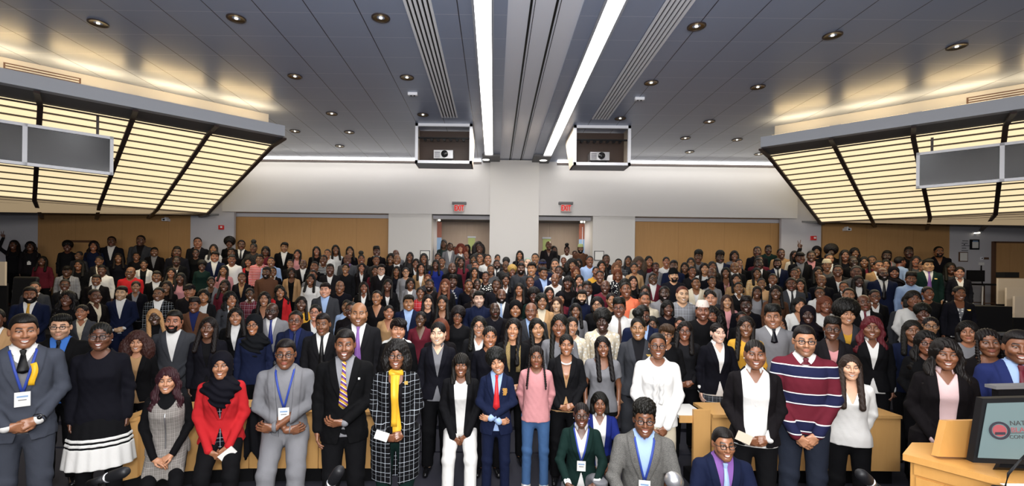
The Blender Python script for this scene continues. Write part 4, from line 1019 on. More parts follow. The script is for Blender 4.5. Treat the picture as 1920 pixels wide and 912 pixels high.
# things on the back wall
def wallbox(u, v, w, h, name, mats, label, cat_, group=None, y=YB+.1, d=.05, parts=()):
    q = at(u, v, y); kw = dict(label=label, category=cat_)
    if group: kw['group'] = group
    p = link(name, None, M=q, **kw)
    s = y/F; w *= s/2; h *= s/2
    for nm, mt, x0, x1, z0, z1, dd in parts or (('housing', mats, -1, 1, -1, 1, 1),): B().box((x0*w, -d*dd, z0*h), (x1*w, 0, z1*h)).obj(nm, mt, p)
    return p
for i, (u, v) in enumerate(((416, 427), (1524, 447))):
    wallbox(u, v, 9, 8, 'fire_alarm', 'red', ('red fire alarm strobe on the pale wall at left', 'red fire alarm strobe on the pale wall at right')[i], 'alarm', 'fire alarms', YB+.1, .06, (('housing', 'red', -1, 1, -1, 1, 1), ('strobe', 'paper', -.1, .6, -.3, .5, 1.3)))
for i, (u, v) in enumerate(((315, 413), (1584, 431))):
    p = wallbox(u, v, 9, 9, 'security_camera', 'white_metal', ('small white camera above the wood wall under the left panel', 'small white camera above the wood wall under the right panel')[i], 'camera', 'wall cameras', YB+.2, .12, (('bracket', 'white_metal', -.3, .3, .2, 1.1, 1), ('body', 'white_metal', -1, 1, -.6, .5, 1.4), ('lens', 'black_gloss', -.4, .3, -.4, .2, 1.55)))
for i, (u, v, w_, h_) in enumerate(((797, 479, 18, 18), (1123, 480, 18, 18))):
    wallbox(u, v, w_, h_, 'picture_frame', 'black', ('thin framed notice beside the left exit', 'thin framed notice beside the right exit')[i], 'frame', 'notices by the exits', YB+.02, .03, (('frame', 'black', -1, 1, -1, 1, 1), ('sheet', 'paper', -.88, .88, -.88, .88, 1.2)))
wallbox(1826, 459, 16, 19, 'picture_frame', 'black', 'thick black framed notice right of the wall lettering', 'frame', None, YB+.2, .04, (('frame', 'black', -1, 1, -1, 1, 1), ('sheet', 'paper', -.7, .7, -.7, .5, 1.2), ('heading', 'blue_panel', -.6, .6, .55, .75, 1.2)))
wallbox(1805, 482, 16, 18, 'picture_frame', 'brown', 'brown framed certificate under the wall lettering', 'frame', None, YB+.2, .03, (('frame', 'brown', -1, 1, -1, 1, 1), ('sheet', 'paper', -.84, .84, -.84, .84, 1.2)))
wallbox(1840, 485, 4, 5, 'light_switch', 'paper', 'pale light switch left of the small brown plate', 'switch', None, YB+.2, .02, (('plate', 'white_metal', -1, 1, -1, 1, 1), ('toggle', 'black', -.3, .3, -.4, .4, 1.6)))
wallbox(1849, 485, 8, 4, 'name_plate', 'brown', 'small brown plate beside the wood door', 'plate', None, YB+.2, .02)
wallbox(1840, 495, 10, 5, 'note_card', 'paper', 'small white card under the light switch', 'card', None, YB+.2, .01)
p = wallbox(1808, 459, 2, 2, 'wall_lettering', 'black', 'grey lettered lines on the wall left of the thick black frame', 'lettering', None, YB+.2, .004)
for k in range(5):
    for j, (a, e) in enumerate((((-.06, .1),), ((-.08, -.02), (.0, .09)), ((-.08, .14),), ((-.07, .05),), ((-.08, .1),))[k]):
        B().box((a, -.012, .10-.07*k), (e, -.002, .115-.07*k)).obj('line', 'black', p)
wallbox(1828, 437, 10, 5, 'wall_lamp', 'white_metal', 'small wall lamp above the thick black frame', 'lamp', None, YB+.2, .12, (('bracket', 'fascia', -.3, .3, -1, 1, .8), ('shade', 'white_metal', -1, 1, .0, 1, 1), ('lamp', 'lampwarm', -.35, .35, -.6, .1, 1.05)))
wallbox(154, 453, 44, 4, 'rail', 'brown', 'short brown rail on the wood wall behind the left crowd', 'rail', None, YB+.22, .04)
# wood door at the right
y = YB+.19; x0 = X(1862, y)
B().box((x0, y-.06, 0), (XR, y, Z(445, y))).obj('door_1', 'wallwood', **ST)
b = B().box((x0-.06, y-.08, 0), (x0, y, Z(443, y))); b.box((x0-.06, y-.08, Z(445, y)), (XR, y, Z(442, y))); b.obj('trim_door', 'brown', **ST)
# ---------------------------------------------------------------- the crowd: face column, top of hair, chin (pixels); sex; skin; hair; clothes; extras | short name of a landmark
CROWD = '''
27 449 469 f 5 long xK raise
57 452 473 f 5 wavy jK/xK badge
80 479 501 f 5 long xM | woman in plain maroon sweater
127 449 473 f 5 puffy xK | round-haired woman before left wood wall
148 470 484 f 4 tight xK t12
157 486 505 f 4 long xK
184 451 469 f 3 wavy xN
202 442 457 m 5 short jK/sW q
184 479 493 f 4 tight jK/sC
191 496 517 m 5 fade xW | man in white crew-neck, far left block
181 514 536 m 4 fade jK/sW/iG | man in pale grey tie
126 498 519 m 5 cap jGp/xK | man in capped grey patterned jacket
117 521 549 f 5 short jK/sW g
225 473 495 f 4 long xK
245 500 522 m 4 bald xR g | man in plain red sweater
71 527 551 m 2 short jD/sW
57 536 576 m 4 fade jN/sW/iY b | bearded man in gold tie
139 544 575 f 5 wavy xK
172 539 570 f 5 short jK/sC y35
154 569 597 f 3 tight jD/sC
216 535 566 m 1 comb jN/sW s | man in navy jacket, open white shirt
-10 575 618 m 5 short jT/sW q
264 440 457 m 5 short jD/sK q | man in all-dark suit before left wood wall
248 472 488 f 4 short xK
282 463 481 m 4 fade jK/sG
270 486 507 f 4 tight cW/xK | woman in white cardigan over black
294 507 529 m 4 fade jK/sW
255 525 549 f 3 tight jK/sG
298 537 563 m 4 short jKp/sW | man in plaid jacket, left block
313 525 547 f 4 long xK
325 463 480 f 5 bob xW
340 461 484 m 5 fade jK/xR q
366 444 459 m 3 short jK/xG q | man at edge of left pale pier
371 465 480 f 5 tight xK g
331 479 496 m 6 short jK/xW q
379 486 506 f 5 puffy xE g | woman in dark green and gold glasses
407 457 471 f 3 long xW
423 444 461 f 5 afro xK q | big round afro at left pale pier
408 471 491 m 3 comb jN/sW | man in navy blazer left of red jacket
429 464 482 m 5 fade jK/sW
420 496 515 f 3 long xP
322 501 522 f 3 long cK/sT
339 510 532 f 5 long xP | woman in pale pink sweater, left block
398 517 540 f 5 tight jG/xK | woman in light grey coat
420 523 544 f 5 long xM
356 532 556 m 3 cap xK q
382 541 567 f 3 bob cK/xW
365 556 584 m 4 flat jU/sA | man in blue collar, brown jacket
290 577 608 f 6 long:y cD/nK t-10 | blonde woman in black turtleneck
323 580 624 m 3 fade jD/nW bq | bearded man in white turtleneck
434 545 575 f 3 wavy jD/sW y20
469 538 559 f 5 tight xMp/sW g | woman in maroon plaid over white collar
442 575 607 f 3 long jK/nW | woman in white turtleneck, black blazer
409 592 637 f 5 long jK/xK | long-haired woman beside grey hijab navy dress
462 479 500 f 3 curly cR/xK | curly-haired woman in bright red jacket
454 449 464 m 5 short jK/sW/iK q
456 509 529 f 4 short jK/sT
441 477 490 m 4 fade xW
475 451 467 f 5 puff xK q
496 461 476 f 5 bob xM q
530 454 470 m 3 comb jK/sW q | man in open white shirt before left wood panel
487 476 495 m 4 fade xRt q | man in red and white striped top
513 481 496 m 3 short xL
498 499 522 m 5 fade nU bs | bearded man in rust brown scarf
512 499 515 f 4 short jK/sW
539 485 500 f 3 short xK
562 467 482 f 3 long xP | woman in hot pink top
547 501 520 f 5 bob cT/xK g | woman in camel coat and glasses
573 487 504 m 5 bald jK/sW
587 489 504 m 4 short xK
596 461 476 f 3 long xK
613 466 478 f 3 short xW
625 458 474 f 4 long xW | long-haired woman in white before left wood panel
607 477 492 m 5 short xKt
624 494 511 m 5 fade jK/xW
596 505 522 m 4 short xG q
641 492 511 f 3 tight xK
583 512 536 f 4 long xW | woman in plain white sweater
656 461 476 f 3 long xK
660 477 491 m 5 bald jD/sV
676 492 510 f 3 long jK/sW
681 472 489 f 4 puff xK
712 461 478 m 5 flat jK/sW
706 478 490 f 4 short xK
704 497 515 f 4 long xM
717 495 514 m 1 comb nK/sW g | man in glasses and black sweater
641 526 547 m 4 bald xK
685 527 546 f 4 long jK/sW
525 534 555 f 3 wavy cR/xK t-10 | woman in red and black track jacket
494 545 574 f 3 long vK
565 554 579 f 5 long xY | woman in mustard yellow top
610 529 559 m 1 comb jD/sL | man in grey blazer, pale blue shirt
650 560 583 f 4 tight xL
707 542 571 f 3 short vK
510 567 597 m 6 bald jG/sW/iB g | man in light grey suit, blue tie
593 568 598 f 2 tight jK/sW g | woman in glasses, open white collar
538 580 617 m 4 short jN/sA/iN gq | man in navy suit and blue shirt
657 564 595 m 5 short nK g | man in glasses behind bald man
683 566 611 m 3 bald jK/sW/iV sF | bald man in purple tie
610 586 625 m 4 fade jK/sW/iK q | man in black tie
482 588 628 f 3 hijab:K xN g | woman in black hijab, navy dress
725 474 489 f 4 bob xK
742 477 494 m 4 bald jK/sW
750 468 484 m 5 bald jG/sW q
746 498 515 f 4 long xK q
776 472 484 f 4 long xK
781 484 499 f 4 long jK/sW
770 500 513 f 2 tight xG g
803 474 488 f 4 long xK
813 473 489 f 4 tight xC | woman in pale yellow top by left exit
797 492 510 f 3 long jT/xW | woman in light tan blazer
823 486 502 f 5 long xB | woman in royal blue top
826 448 461 f 5 braids xE q
826 466 479 f 4 tight xK
844 454 469 m 5 short jG/sW q
853 461 476 m 4 short xW
864 456 471 f 2 curly:r jG/xW | red-haired woman inside left exit
876 457 472 f 4 long xK
897 452 467 f 4 curly xK
910 458 471 m 5 short xK
837 481 494 f 4 short xK
852 479 492 f 4 long xK
848 492 510 m 5 bald jK/sK
873 481 497 f 5 long xM
882 472 485 m 4 bald xM
895 477 490 f 4 bob xD
907 474 489 m 3 short xU g
918 476 491 m 3 short xW
886 489 506 m 3 short jK/sG
899 500 516 f 3 long cT/xK
911 507 527 f 4 short xKw | woman in black and white print top
914 495 508 f 4 short xD
931 486 507 m 5 short jK/sW/iK b | bearded man in black tie by pillar
940 476 489 f 3 tight xK
943 489 501 m 5 bald xK g
956 496 511 f 4 puffy:y xK | blonde curly woman under pillar
956 482 496 f 4 puffy xK
794 512 532 f 3 tight:r xD
770 520 540 f 4 bob jG/xW g
809 522 540 m 5 short xK b
834 521 546 f 3 long:r xK | woman with long red hair
856 514 537 m 5 flat xN xmarks | tall man in navy patterned sweater
874 522 541 f 4 short xK
889 521 540 f 5 tight xK g
931 521 543 m 5 short xK
948 513 532 f 4 long jK/sW
731 522 542 f 5 long jK/xW
788 537 556 f 4 tight xRp | woman in red patterned top
759 552 580 m 3 comb jN/sL | man in navy suit, pale blue shirt
737 570 596 f 3 tight vT
806 551 576 f 1 long xK
826 552 579 f 3 long vK | long-haired woman beside patterned sweater
889 540 563 f 6 bald jK/xW
908 545 574 m 0 comb jN/sN s | man in open navy shirt under navy jacket
940 541 567 m 5 bald jK/sW/iL b | man in sky blue tie
929 567 593 m 6 bald xK q
859 572 604 f 4 puffy xK gq | woman in glasses, short afro
789 582 609 f 5 tight vM g
765 594 635 f 2 pixie jK/vW F | short-haired woman in pearl earrings
731 594 630 f 2 tight xW g
809 595 633 f 3 bob:r xK F | auburn-bobbed woman in black
841 601 644 f 0 back jK/sG F | woman in long black coat, hair tied back
881 590 627 f 2 long jK/sW g | woman in glasses and white collar
905 608 650 f 3 tight xK e F
967 469 484 f 3 long xK
984 482 502 m 0 short:g jD/sW/iD q | grey-haired man in dark tie
972 485 498 f 4 short xK
968 492 512 m 5 fade xD b
996 491 512 m 2 comb xD
1006 474 486 m 3 short xK
1029 452 467 m 5 bald zK q
1039 460 476 f 5 long xK
1063 456 474 f 5 puff xW | woman in white inside right exit
1078 469 484 m 5 short xK
1089 457 473 m 4 kufi:T xU b | man in tan brimless cap
1010 484 499 f 4 short jK/sW
1021 487 502 m 5 cap:N xN
1034 483 497 f 3 long xE
1044 485 497 m 2 short xK
1055 481 497 f 4 short:r jC/xK | woman in beige blazer, short red hair
1071 484 501 f 3 curly xK
1093 484 500 f 5 long xE
1114 479 491 m 4 short xL
1142 476 492 m 5 short xK q
1121 488 504 f 3 long jK/xW
1147 491 505 f 3 bob:r xW
1164 484 499 m 4 short xDp
1186 479 492 f 4 long xK
1181 491 505 f 3 tight xT
1020 500 520 m 4 fade jN/sL y15 | man in navy jacket, blue-white shirt
1039 497 512 m 5 short cW/xD
1074 499 516 f 3 bob:r xK
1109 498 517 f 4 short xY | woman in black and gold top
1134 506 525 m 4 short xK
1149 504 522 f 4 bob:r xKw
1001 516 535 m 4 short xK
1047 512 532 m 4 bald xW | bald man in white sweater
1066 516 536 f 5 bangs xK
1091 514 532 f 2 long xP
1187 516 535 f 2 long xK
977 529 556 f 3 long vK
1080 531 548 f 4 short xD
1112 526 553 m 5 fade jK/sW/iK F | man in black suit and tie before coral top
1138 525 548 m 5 bald xM
1163 527 553 m 4 short xO | man in bright coral top
1175 520 552 f 2 long xK g
1004 537 563 f 5 puffy xE g | woman in glasses and green, curly hair
1026 548 580 f 3 bob jT/nC | woman in taupe blazer, cream turtleneck
1040 537 556 f 3 long xK
1045 555 582 f 1 long:n xK
1062 547 567 f 3 hood:K xM | woman in dark hood, plum top
1082 543 566 m 1 comb jN/sN b
1085 567 593 f 4 long xG
1133 555 580 f 2 bob xK g
1152 547 572 f 3 tight xK
1163 556 592 m 4 flat sW/sW/iU g | man in striped tie and glasses
966 562 590 f 3 hood:K xK
996 567 598 m 4 bald jD/sL | bald man in grey suit, blue shirt
1139 577 617 m 6 puffy xCw F | man in cream patterned sweater, short afro
1181 575 640 f 3 puff jD/nK F tag | woman in vest and name tag
1031 586 628 f 4 straight xG F | woman with long hair, grey top
990 594 633 f 2 long xK t-8 F
962 594 634 f 2 straight xK F sc | long-haired woman in gold scarf
1077 591 624 f 2 pony xCw t8 F | woman in cream floral jacket
1206 533 555 f 4 braids jC/xW g
1219 546 572 m 3 short xC s
1267 535 560 m 1 short:r xGp | auburn-haired man in grey plaid shirt
1292 539 562 f 4 long xWp
1320 542 569 f 2 tight cK/xW | woman in black cardigan, white top
1341 541 563 m 4 short jD/sW
1357 551 573 f 2 long:n xP | woman with long fair hair
1387 554 580 m 6 flat xK g
1265 562 588 f 5 bob xK | woman with black bob, centre right
1303 561 597 m 4 kufi:W xK | man in white brimless cap
1347 573 602 f 4 curly xK q | woman with big curly hair
1378 582 605 f 5 short xK q
1212 571 610 m 5 fade jN/sL/iU gb F | bearded man in striped tie, glasses
1237 592 617 f 4 bob xK g
1277 592 616 f 3 tight xK
1264 605 645 f 3 pixie:n xK g F | woman in glasses, cropped brown hair
1301 600 637 f 4 long xK g F | long-haired woman in glasses
1398 590 632 f 4 straight xY F | long-haired woman in mustard top
1425 535 555 f 5 braids xG | woman with long braids, grey sweater
1444 590 622 f 3 long xG q
1250 535 558 m 6 short xG b
1385 527 546 f 4 short nK/sW
1206 481 496 f 4 curly:n xK
1218 479 495 f 3 long xM
1232 491 511 m 5 short jG/xD
1252 480 497 f 3 tight xW | woman in white before right wood panel
1272 487 510 m 5 fade jN/sV/iG | man in lilac shirt and striped tie
1286 491 507 f 4 long xK
1292 482 496 f 3 long xK g
1307 469 485 m 5 twist xG q | high-haired man before right wood panel
1259 502 529 m 1 beanie:K xK bq | man in dark beanie
1234 511 530 m 5 short jM/sW g | man in rust jacket, white shirt
1313 492 507 f 2 long xW
1304 498 515 f 4 short xK
1330 489 502 f 4 long xK
1325 501 517 m 5 bald jK/sW
1295 519 536 m 4 short jC/xW
1335 516 536 f 4 short xG
1358 469 494 m 6 twist jN/sW q | tall-haired man in navy suit
1377 469 486 f 4 bob xG
1352 500 515 f 4 long cK/vP
1377 491 507 m 4 bald jK/sW
1389 484 500 f 3 short jK/xC
1372 512 532 f 3 long xT
1412 461 476 m 5 short zK q | man in black coat above right crowd
1414 482 500 m 6 short jK/sW q
1431 478 497 m 3 short xM q
1415 501 517 f 4 long xYt | woman in yellow and black stripes
1418 520 534 f 4 short xT
1448 459 477 m 6 fade xE q
1461 465 482 m 5 short xT | man in tan sweater by right pier
1482 469 484 f 4 long xC
1501 472 489 m 5 cap:K jK/sG q
1519 469 484 m 5 short jK/sP raise | man raising two fingers
1539 461 477 f 4 hood:K xK
1546 474 490 m 3 short jK/sW
1562 458 479 f 6 afro xK q | woman with round afro, far right
1576 467 482 f 4 long xK
1602 464 479 f 4 wavy xK
1600 479 494 m 6 short xK g
1627 478 492 f 4 short xD
1619 480 497 f 4 long xM
1664 469 489 m 6 fade cG/sP b | bearded man in pink shirt, grey cardigan
1461 484 505 m 5 fade jN/sW/iK b | bearded man in navy suit, black tie
1497 500 506 f 3 long xK g
1494 502 517 f 4 short xK
1449 511 529 f 4 short jK/sW
1542 499 516 f 4 long xK
1559 485 501 f 4 kufi:T xD
1580 496 512 m 4 short jK/xW g
1547 515 531 m 4 bald xK
1484 519 542 m 5 short jD/sW/iK q | man in grey suit, black tie
1501 522 540 f 3 long jN/xD
1596 497 511 m 5 short xD
1641 487 502 m 3 short jT/sW
1652 485 501 f 3 long xD
1649 501 527 m 5 bald jN/sW/iK gb | bald man in glasses, black tie
1619 515 535 f 6 long jK/nW | woman in white turtleneck, far right block
1580 526 541 f 3 short jK/sW g
1676 499 522 f 4 hijab:K xK
1704 462 480 m 6 fade xK q
1691 480 495 m 4 short xL y120 | man turned away in blue shirt
1760 461 476 m 4 short zK bq | bearded man in black coat by right wall
1715 479 491 f 3 long xD
1721 486 500 f 3 short xD g
1749 485 510 m 2 comb jE/sW/iV tagq | man in lilac tie, name tag
1782 491 510 f 5 long xD
1797 499 519 f 2 back jK/sW | woman in black by the black high chair
1698 509 530 m 4 flat sL q | man in pale blue shirt
1747 535 560 f 4 tight xK
1791 534 563 f 4 tight jK/xGw tag | woman in patterned grey top, name tag
1743 567 597 f 5 puffy xK
1705 543 575 f 4 bob xW
1691 552 578 m 2 comb jD/sW | man in charcoal suit, open collar
1710 598 634 f 4 long xN F
1761 591 625 f 3 tight xK g F
1797 600 634 f 3 bob xG q F
1737 619 658 f 4 wavy xK g F | woman in glasses behind black parka
1449 533 560 f 5 long xU
1537 536 555 f 4 short jWp/xW g
1499 556 581 f 2 bob vW | woman in white top, black fringe
1547 554 583 f 4 bob:r xW | auburn-bobbed woman in white
1591 538 562 m 3 short xD
1620 552 579 m 5 bald jK/sW/iM q | man in maroon tie
1640 541 564 f 4 short jK/sW g
1515 572 602 f 6 hijab:K xK | woman in black hijab and top, right block
1587 560 603 f 2 afro jD/xY | woman with big afro, mustard top
1560 590 635 f 5 flat jK/xP g F | woman in glasses, pink blouse
1633 592 632 f 4 wavy:M jK/sW F | woman with burgundy hair
1466 568 618 m 3 flat nG/sW/iK F | man in grey vest, black tie
'''
HEROES = [   # u, top, chin, depth or None, sex, skin, hair, arms, legs, clothes, extras, label
 (45, 584, 643, 3.75, 'm', 3, 'fade', 'clasp', 'stand', 'jS/nG/sW/iK tS', 'F m lan watch yellow y10', 'man in grey suit with blue lanyard and watch at far left of front row'),
 (115, 585, 634, 4.75, 'm', 1, 'comb', 'down', 'stand', 'jK/sF/iK tK', 'F g s q', 'man in blue shirt and glasses between the grey suit and the black dress'),
 (190, 598, 645, 4.1, 'f', 5, 'tight', 'down', 'stand', 'xK b', 'F g fat sband', 'woman in glasses and black dress with a white striped skirt band'),
 (258, 615, 672, 5.2, 'f', 2, 'curly:n', 'down', 'stand', 'jK/xT tK', 'F', 'woman with curly brown hair in black blazer over taupe blouse'),
 (317, 685, 737, 3.95, 'f', 2, 'wavy:p', 'lap', 'lean', 'nK dGp', 'F', 'woman with plum hair in grey plaid pinafore over black turtleneck'),
 (418, 655, 708, 4.05, 'f', 3, 'hijab:K', 'low', 'lean', 'jR/xKp tK', 'F phone', 'woman in black hijab and bright red blazer holding a white phone'),
 (538, 632, 683, 4.1, 'm', 4, 'fade', 'cross', 'lean', 'oG/nG tG', 'F g q lan', 'man in light grey suit and turtleneck leaning with crossed hands'),
 (648, 613, 668, 3.95, 'm', 4, 'fade', 'fold', 'stand', 'jK/sG/iZ tK', 'F s pin', 'man in black suit with purple and gold striped tie'),
 (744, 630, 688, 3.95, 'f', 4, 'curlbob', 'clasp', 'stand', 'zKp/xK tE', 'F g ysc card', 'woman in black plaid coat with long yellow scarf'),
 (865, 658, 705, 4.55, 'f', 4, 'bangs', 'low', 'lean', 'cK/xW tW', 'F', 'woman in black jacket and white trousers leaning forward'),
 (932, 648, 698, 4.5, 'c', 2, 'puffy', 'cross', 'stand', 'jN/sL/iR tN', 'F crest t-14', 'boy in navy blazer with gold crest and red tie'),
 (1006, 645, 690, 4.75, 'c', 4, 'braids', 'back', 'stand', 'xP tJ', 'F q sneak', 'girl in pink sweater and jeans with white trainers'),
 (1062, 622, 668, 4.95, 'f', 3, 'back', 'clasp', 'stand', 'jK/vT tK', 'F neck', 'woman in black blazer and white beaded necklace behind the pink sweater'),
 (1130, 626, 668, 5.0, 'f', 4, 'straight', 'down', 'stand', 'dG', 'F t-6', 'woman in short-sleeved grey dress with long black hair'),
 (1233, 618, 668, 4.35, 'f', 4, 'short', 'low', 'stand', 'xW kC', 'F g q0', 'woman in white ruffled blouse and cream skirt'),
 (1345, 601, 644, 5.52, 'f', 0, 'pony', 'side', 'stand', 'jK/sW kDp', 'F y12 watch', 'woman in black blazer, white shirt and plaid skirt'),
 (1415, 630, 687, 3.85, 'f', 4, 'tight', 'clasp', 'stand', 'cK/sW tK', 'F fat card', 'woman in open black blazer and buttoned white shirt holding a card'),
 (1508, 606, 660, 4.05, 'm', 2, 'fade', 'low', 'stand', 'xMs/sW/iM tI', 'F g s q', 'man in maroon and navy striped sweater with glasses'),
 (1594, 660, 710, 4.1, 'f', 1, 'straight:n', 'back', 'stand', 'vW tK', 'F', 'woman in white wrap blouse with long straight brown hair'),
 (1772, 630, 688, 3.8, 'f', 4, 'wavy', 'clasp', 'stand', 'cK/sQ tK', 'F parka', 'woman in black parka over pale pink shirt'),
 (1852, 610, 662, 4.2, 'f', 4, 'braids', 'down', 'stand', 'vK tK', 'F q t-6', 'woman in black scoop top between parka and blue suit'),
 (1908, 614, 677, 3.75, 'm', 4, 'fade', 'down', 'stand', 'jA/sL/iM tA', 'F s', 'man in bright blue suit at the right edge behind the monitor'),
 (1090, 748, 797, 4.3, 'f', 5, 'tight', 'knee', 'squat', 'jE/sW tG', 'F g lan e', 'crouching woman in dark green coat with lanyard and glasses'),
 (1124, 730, 778, 4.75, 'f', 4, 'bob', 'knee', 'squat', 'cB/sW tK', 'F q', 'crouching woman in royal blue cardigan over white shirt'),
 (1207, 742, 805, 3.78, 'm', 4, 'twist', 'knee', 'squat', 'jH/sL tK', 'F g lan', 'crouching man in grey tweed blazer with lanyard badge'),
 (1352, 795, 855, 3.55, 'm', 3, 'fade', 'knee', 'squat', 'jN/sV/iL tN', 'F g y8', 'crouching man in navy suit with light blue tie'),
]
# ---------------------------------------------------------------- people
rnd = random.Random(7)
SKIN = [(.64, .41, .31), (.56, .33, .21), (.43, .215, .12), (.30, .135, .068), (.185, .077, .038), (.105, .043, .023), (.052, .023, .014)]
COLS = dict(K=(.0045, .0045, .0055), W=(.72, .71, .69), N=(.007, .011, .034), G=(.2, .2, .215), D=(.038, .04, .047), R=(.5, .02, .025), M=(.12, .014, .025), B=(.012, .022, .16), L=(.32, .44, .68), P=(.6, .27, .28), A=(.013, .02, .085), Q=(.7, .5, .5), F=(.05, .16, .5), Y=(.62, .33, .04),
            T=(.42, .25, .12), O=(.85, .2, .1), V=(.22, .1, .34), E=(.006, .02, .017), C=(.66, .58, .44), U=(.1, .045, .025), S=(.05, .056, .074), Z=(.1, .03, .2), J=(.05, .11, .24), H=(.16, .155, .145), I=(.02, .025, .04))
NAMES = dict(A='blue', F='blue', Q='pale pink', S='grey', H='grey', J='blue', I='navy', Z='purple', K='black', W='white', N='navy', G='grey', D='charcoal', R='red', M='maroon', B='blue', L='pale blue', P='pink', Y='gold', T='tan', O='coral', V='purple', E='dark green', C='cream', U='brown')
HCOL = {'': (.006, .0045, .004), 'r': (.13, .03, .014), 'y': (.5, .32, .12), 'g': (.4, .39, .37), 'n': (.04, .02, .011), 'M': (.09, .012, .015), 'p': (.05, .014, .022), 'K': (.005, .005, .006), 'N': (.015, .02, .06), 'W': (.7, .7, .68), 'T': (.55, .4, .25)}
PAT = {'p': 'plaid', 'w': 'blotch', 't': 'thin', 's': 'stripe', 'c': 'check'}
HX = dict(curlbob=.03, afro=.075, puffy=.05, curly=.035, puff=.085, flat=.035, twist=.045, kufi=.035, cap=.01, beanie=.03, bald=0)
def parse(s): return [(t[0], t[1], PAT.get(t[2:3], 'cloth')) for t in s.split('/')]
def shade(c):
    b = COLS[c]
    if c == 'K': k = rnd.choice((.6, .8, 1.0, 1.3, 1.9)); t = rnd.choice((0, 0, .004, -.003)); return (b[0]*k-min(t, 0)*.4, b[1]*k, b[2]*k+max(t, 0)*.6)
    k = rnd.uniform(.88, 1.1); return tuple(q*k for q in b)
@cached
def cloth_mesh(name, geo, mat): return new_mesh(name, *GEO[geo], MAT[mat])
GEO = {}
def G(key, fn, *a):
    if key not in GEO: GEO[key] = fn(*a)
    return key
def part(par, name, key, mat, col, M=None): return link(name, cloth_mesh(name, key, mat), par, M, col)
def dress(root, toks, sex, arm, leg, U, lod, ex, low='K'):
    h = (.013, .009, .0065)[lod]
    outer = None; nt = len(toks)
    for i, (k, c, m) in enumerate(toks):
        col = shade(c); inner = outer is not None and outer in 'jcoz'
        if k in 'jcoz' and i == 0:
            st = {'j': 'jacket', 'c': 'open', 'o': 'open', 'z': 'high'}[k]
            if 'parka' in ex: st = 'coat'
            if k == 'z' and 'ysc' in ex: st = 'coat'
            if k == 'c' and 'fat' in ex: st = 'wide'
            part(root, {'j': 'jacket', 'o': 'jacket', 'c': 'jacket', 'z': 'coat'}[k], G(('jk', sex, arm, st, h), jacket, sex, arm, st, h), m if not ('tweed' in ex) else 'tweed', col, U); outer = k
        elif k in 'xnv' or (k == 'd' and nt and True):
            neck = {'x': 'crew', 'n': 'turtle', 'v': 'deep' if inner else 'v', 'd': 'scoop'}[k]
            if k == 'n' and i+1 < nt and toks[i+1][0] == 's': neck = 'vest'
            if k == 'x' and inner: neck = 'scoop' if rnd.random() < .5 else 'crew'
            if k == 'd' and outer is not None and not inner:      # pinafore over a top
                part(root, 'pinafore', G(('tp', sex, arm, 'pin', h), top, sex, arm, 'scoop', h, .02, 0.0, False, .84, True), m, col, U); continue
            off = (.0095 if neck == 'vest' else .007) if inner else .012
            part(root, {'x': 'sweater', 'n': 'turtleneck', 'v': 'top', 'd': 'dress'}[k] if not inner else 'top', G(('tp', sex, arm, neck, h, off, inner, k == 'd'), top, sex, arm, neck, h, off, .006 if k == 'x' and lod == 2 else 0.0, k == 'd', .84, inner), m, col, U)
            if outer is None: outer = k
        elif k == 's':
            full = outer is None
            part(root, 'shirt', G(('sh', sex, arm, full, h), shirt, sex, arm, full, max(h, .007) if lod < 2 else .0065), m, col, U)
            if outer is None: outer = k
        elif k == 'i':
            zb = 1.405 if outer == 'x' else 1.29 if (outer == 'n' or any(q[0] == 'n' for q in toks)) else 1.08
            part(root, 'tie', G(('tie', sex, zb), tie_geo, sex, zb), 'diag' if c in 'Z' else ('pin' if c in 'UG' and lod else 'silk'), col, U)
    return outer
def attach(root, U, H, sex, ex, hairn, hcol, skin, lod, off=.018):
    if hairn:
        nm = {'hijab': 'headscarf', 'hood': 'hood', 'cap': 'cap', 'kufi': 'cap', 'beanie': 'beanie'}.get(hairn, 'hair')
        link(nm, hair_mesh(hairn), root, H, tuple(q*rnd.uniform(.8, 1.3) for q in HCOL[hcol]))
        if hairn in ('cap', 'kufi', 'beanie'): link('hair', hair_mesh('fade'), root, H @ Matrix.Scale(.985, 4), HCOL[''])
    if 'b' in ex: link('beard', hair_mesh('beard'), root, H, HCOL[''])
    if 'g' in ex:
        g = part(root, 'glasses', G('glasses', glasses_geo), 'black_gloss', (.01, .01, .01), H)
        if lod:
            for s in (-1, 1): part(g, 'lens', G(('lens', s), lens_geo, s), 'lens', (1, 1, 1))
    if 'tag' in ex: q = (.085, front_y(sex, .085, 1.31, .018)-.004, 1.31); link('name_tag', box_mesh('name_tag', (.07, .006, .022), 'gold'), root, U @ Matrix.Translation(q))
    if 'badge' in ex: q = (0, front_y(sex, 0, 1.15, .018)-.006, 1.15); link('badge', box_mesh('badge', (.075, .004, .1), 'paper'), root, U @ Matrix.Translation(q))
@cached
def box_mesh(nm, s, mat):
    me = bpy.data.meshes.new(nm); V, Q = box_geo((0, 0, 0), s); me.from_pydata([tuple(map(float, v)) for v in V], [], [tuple(map(int, q)) for q in Q]); me.materials.append(MAT[mat]); return me
m, nt, b = nodes('lens'); b.inputs['Base Color'].default_value = (.2, .22, .25, 1); b.inputs['Roughness'].default_value = .04; b.inputs['Alpha'].default_value = .06; b.inputs['Specular IOR Level'].default_value = .6
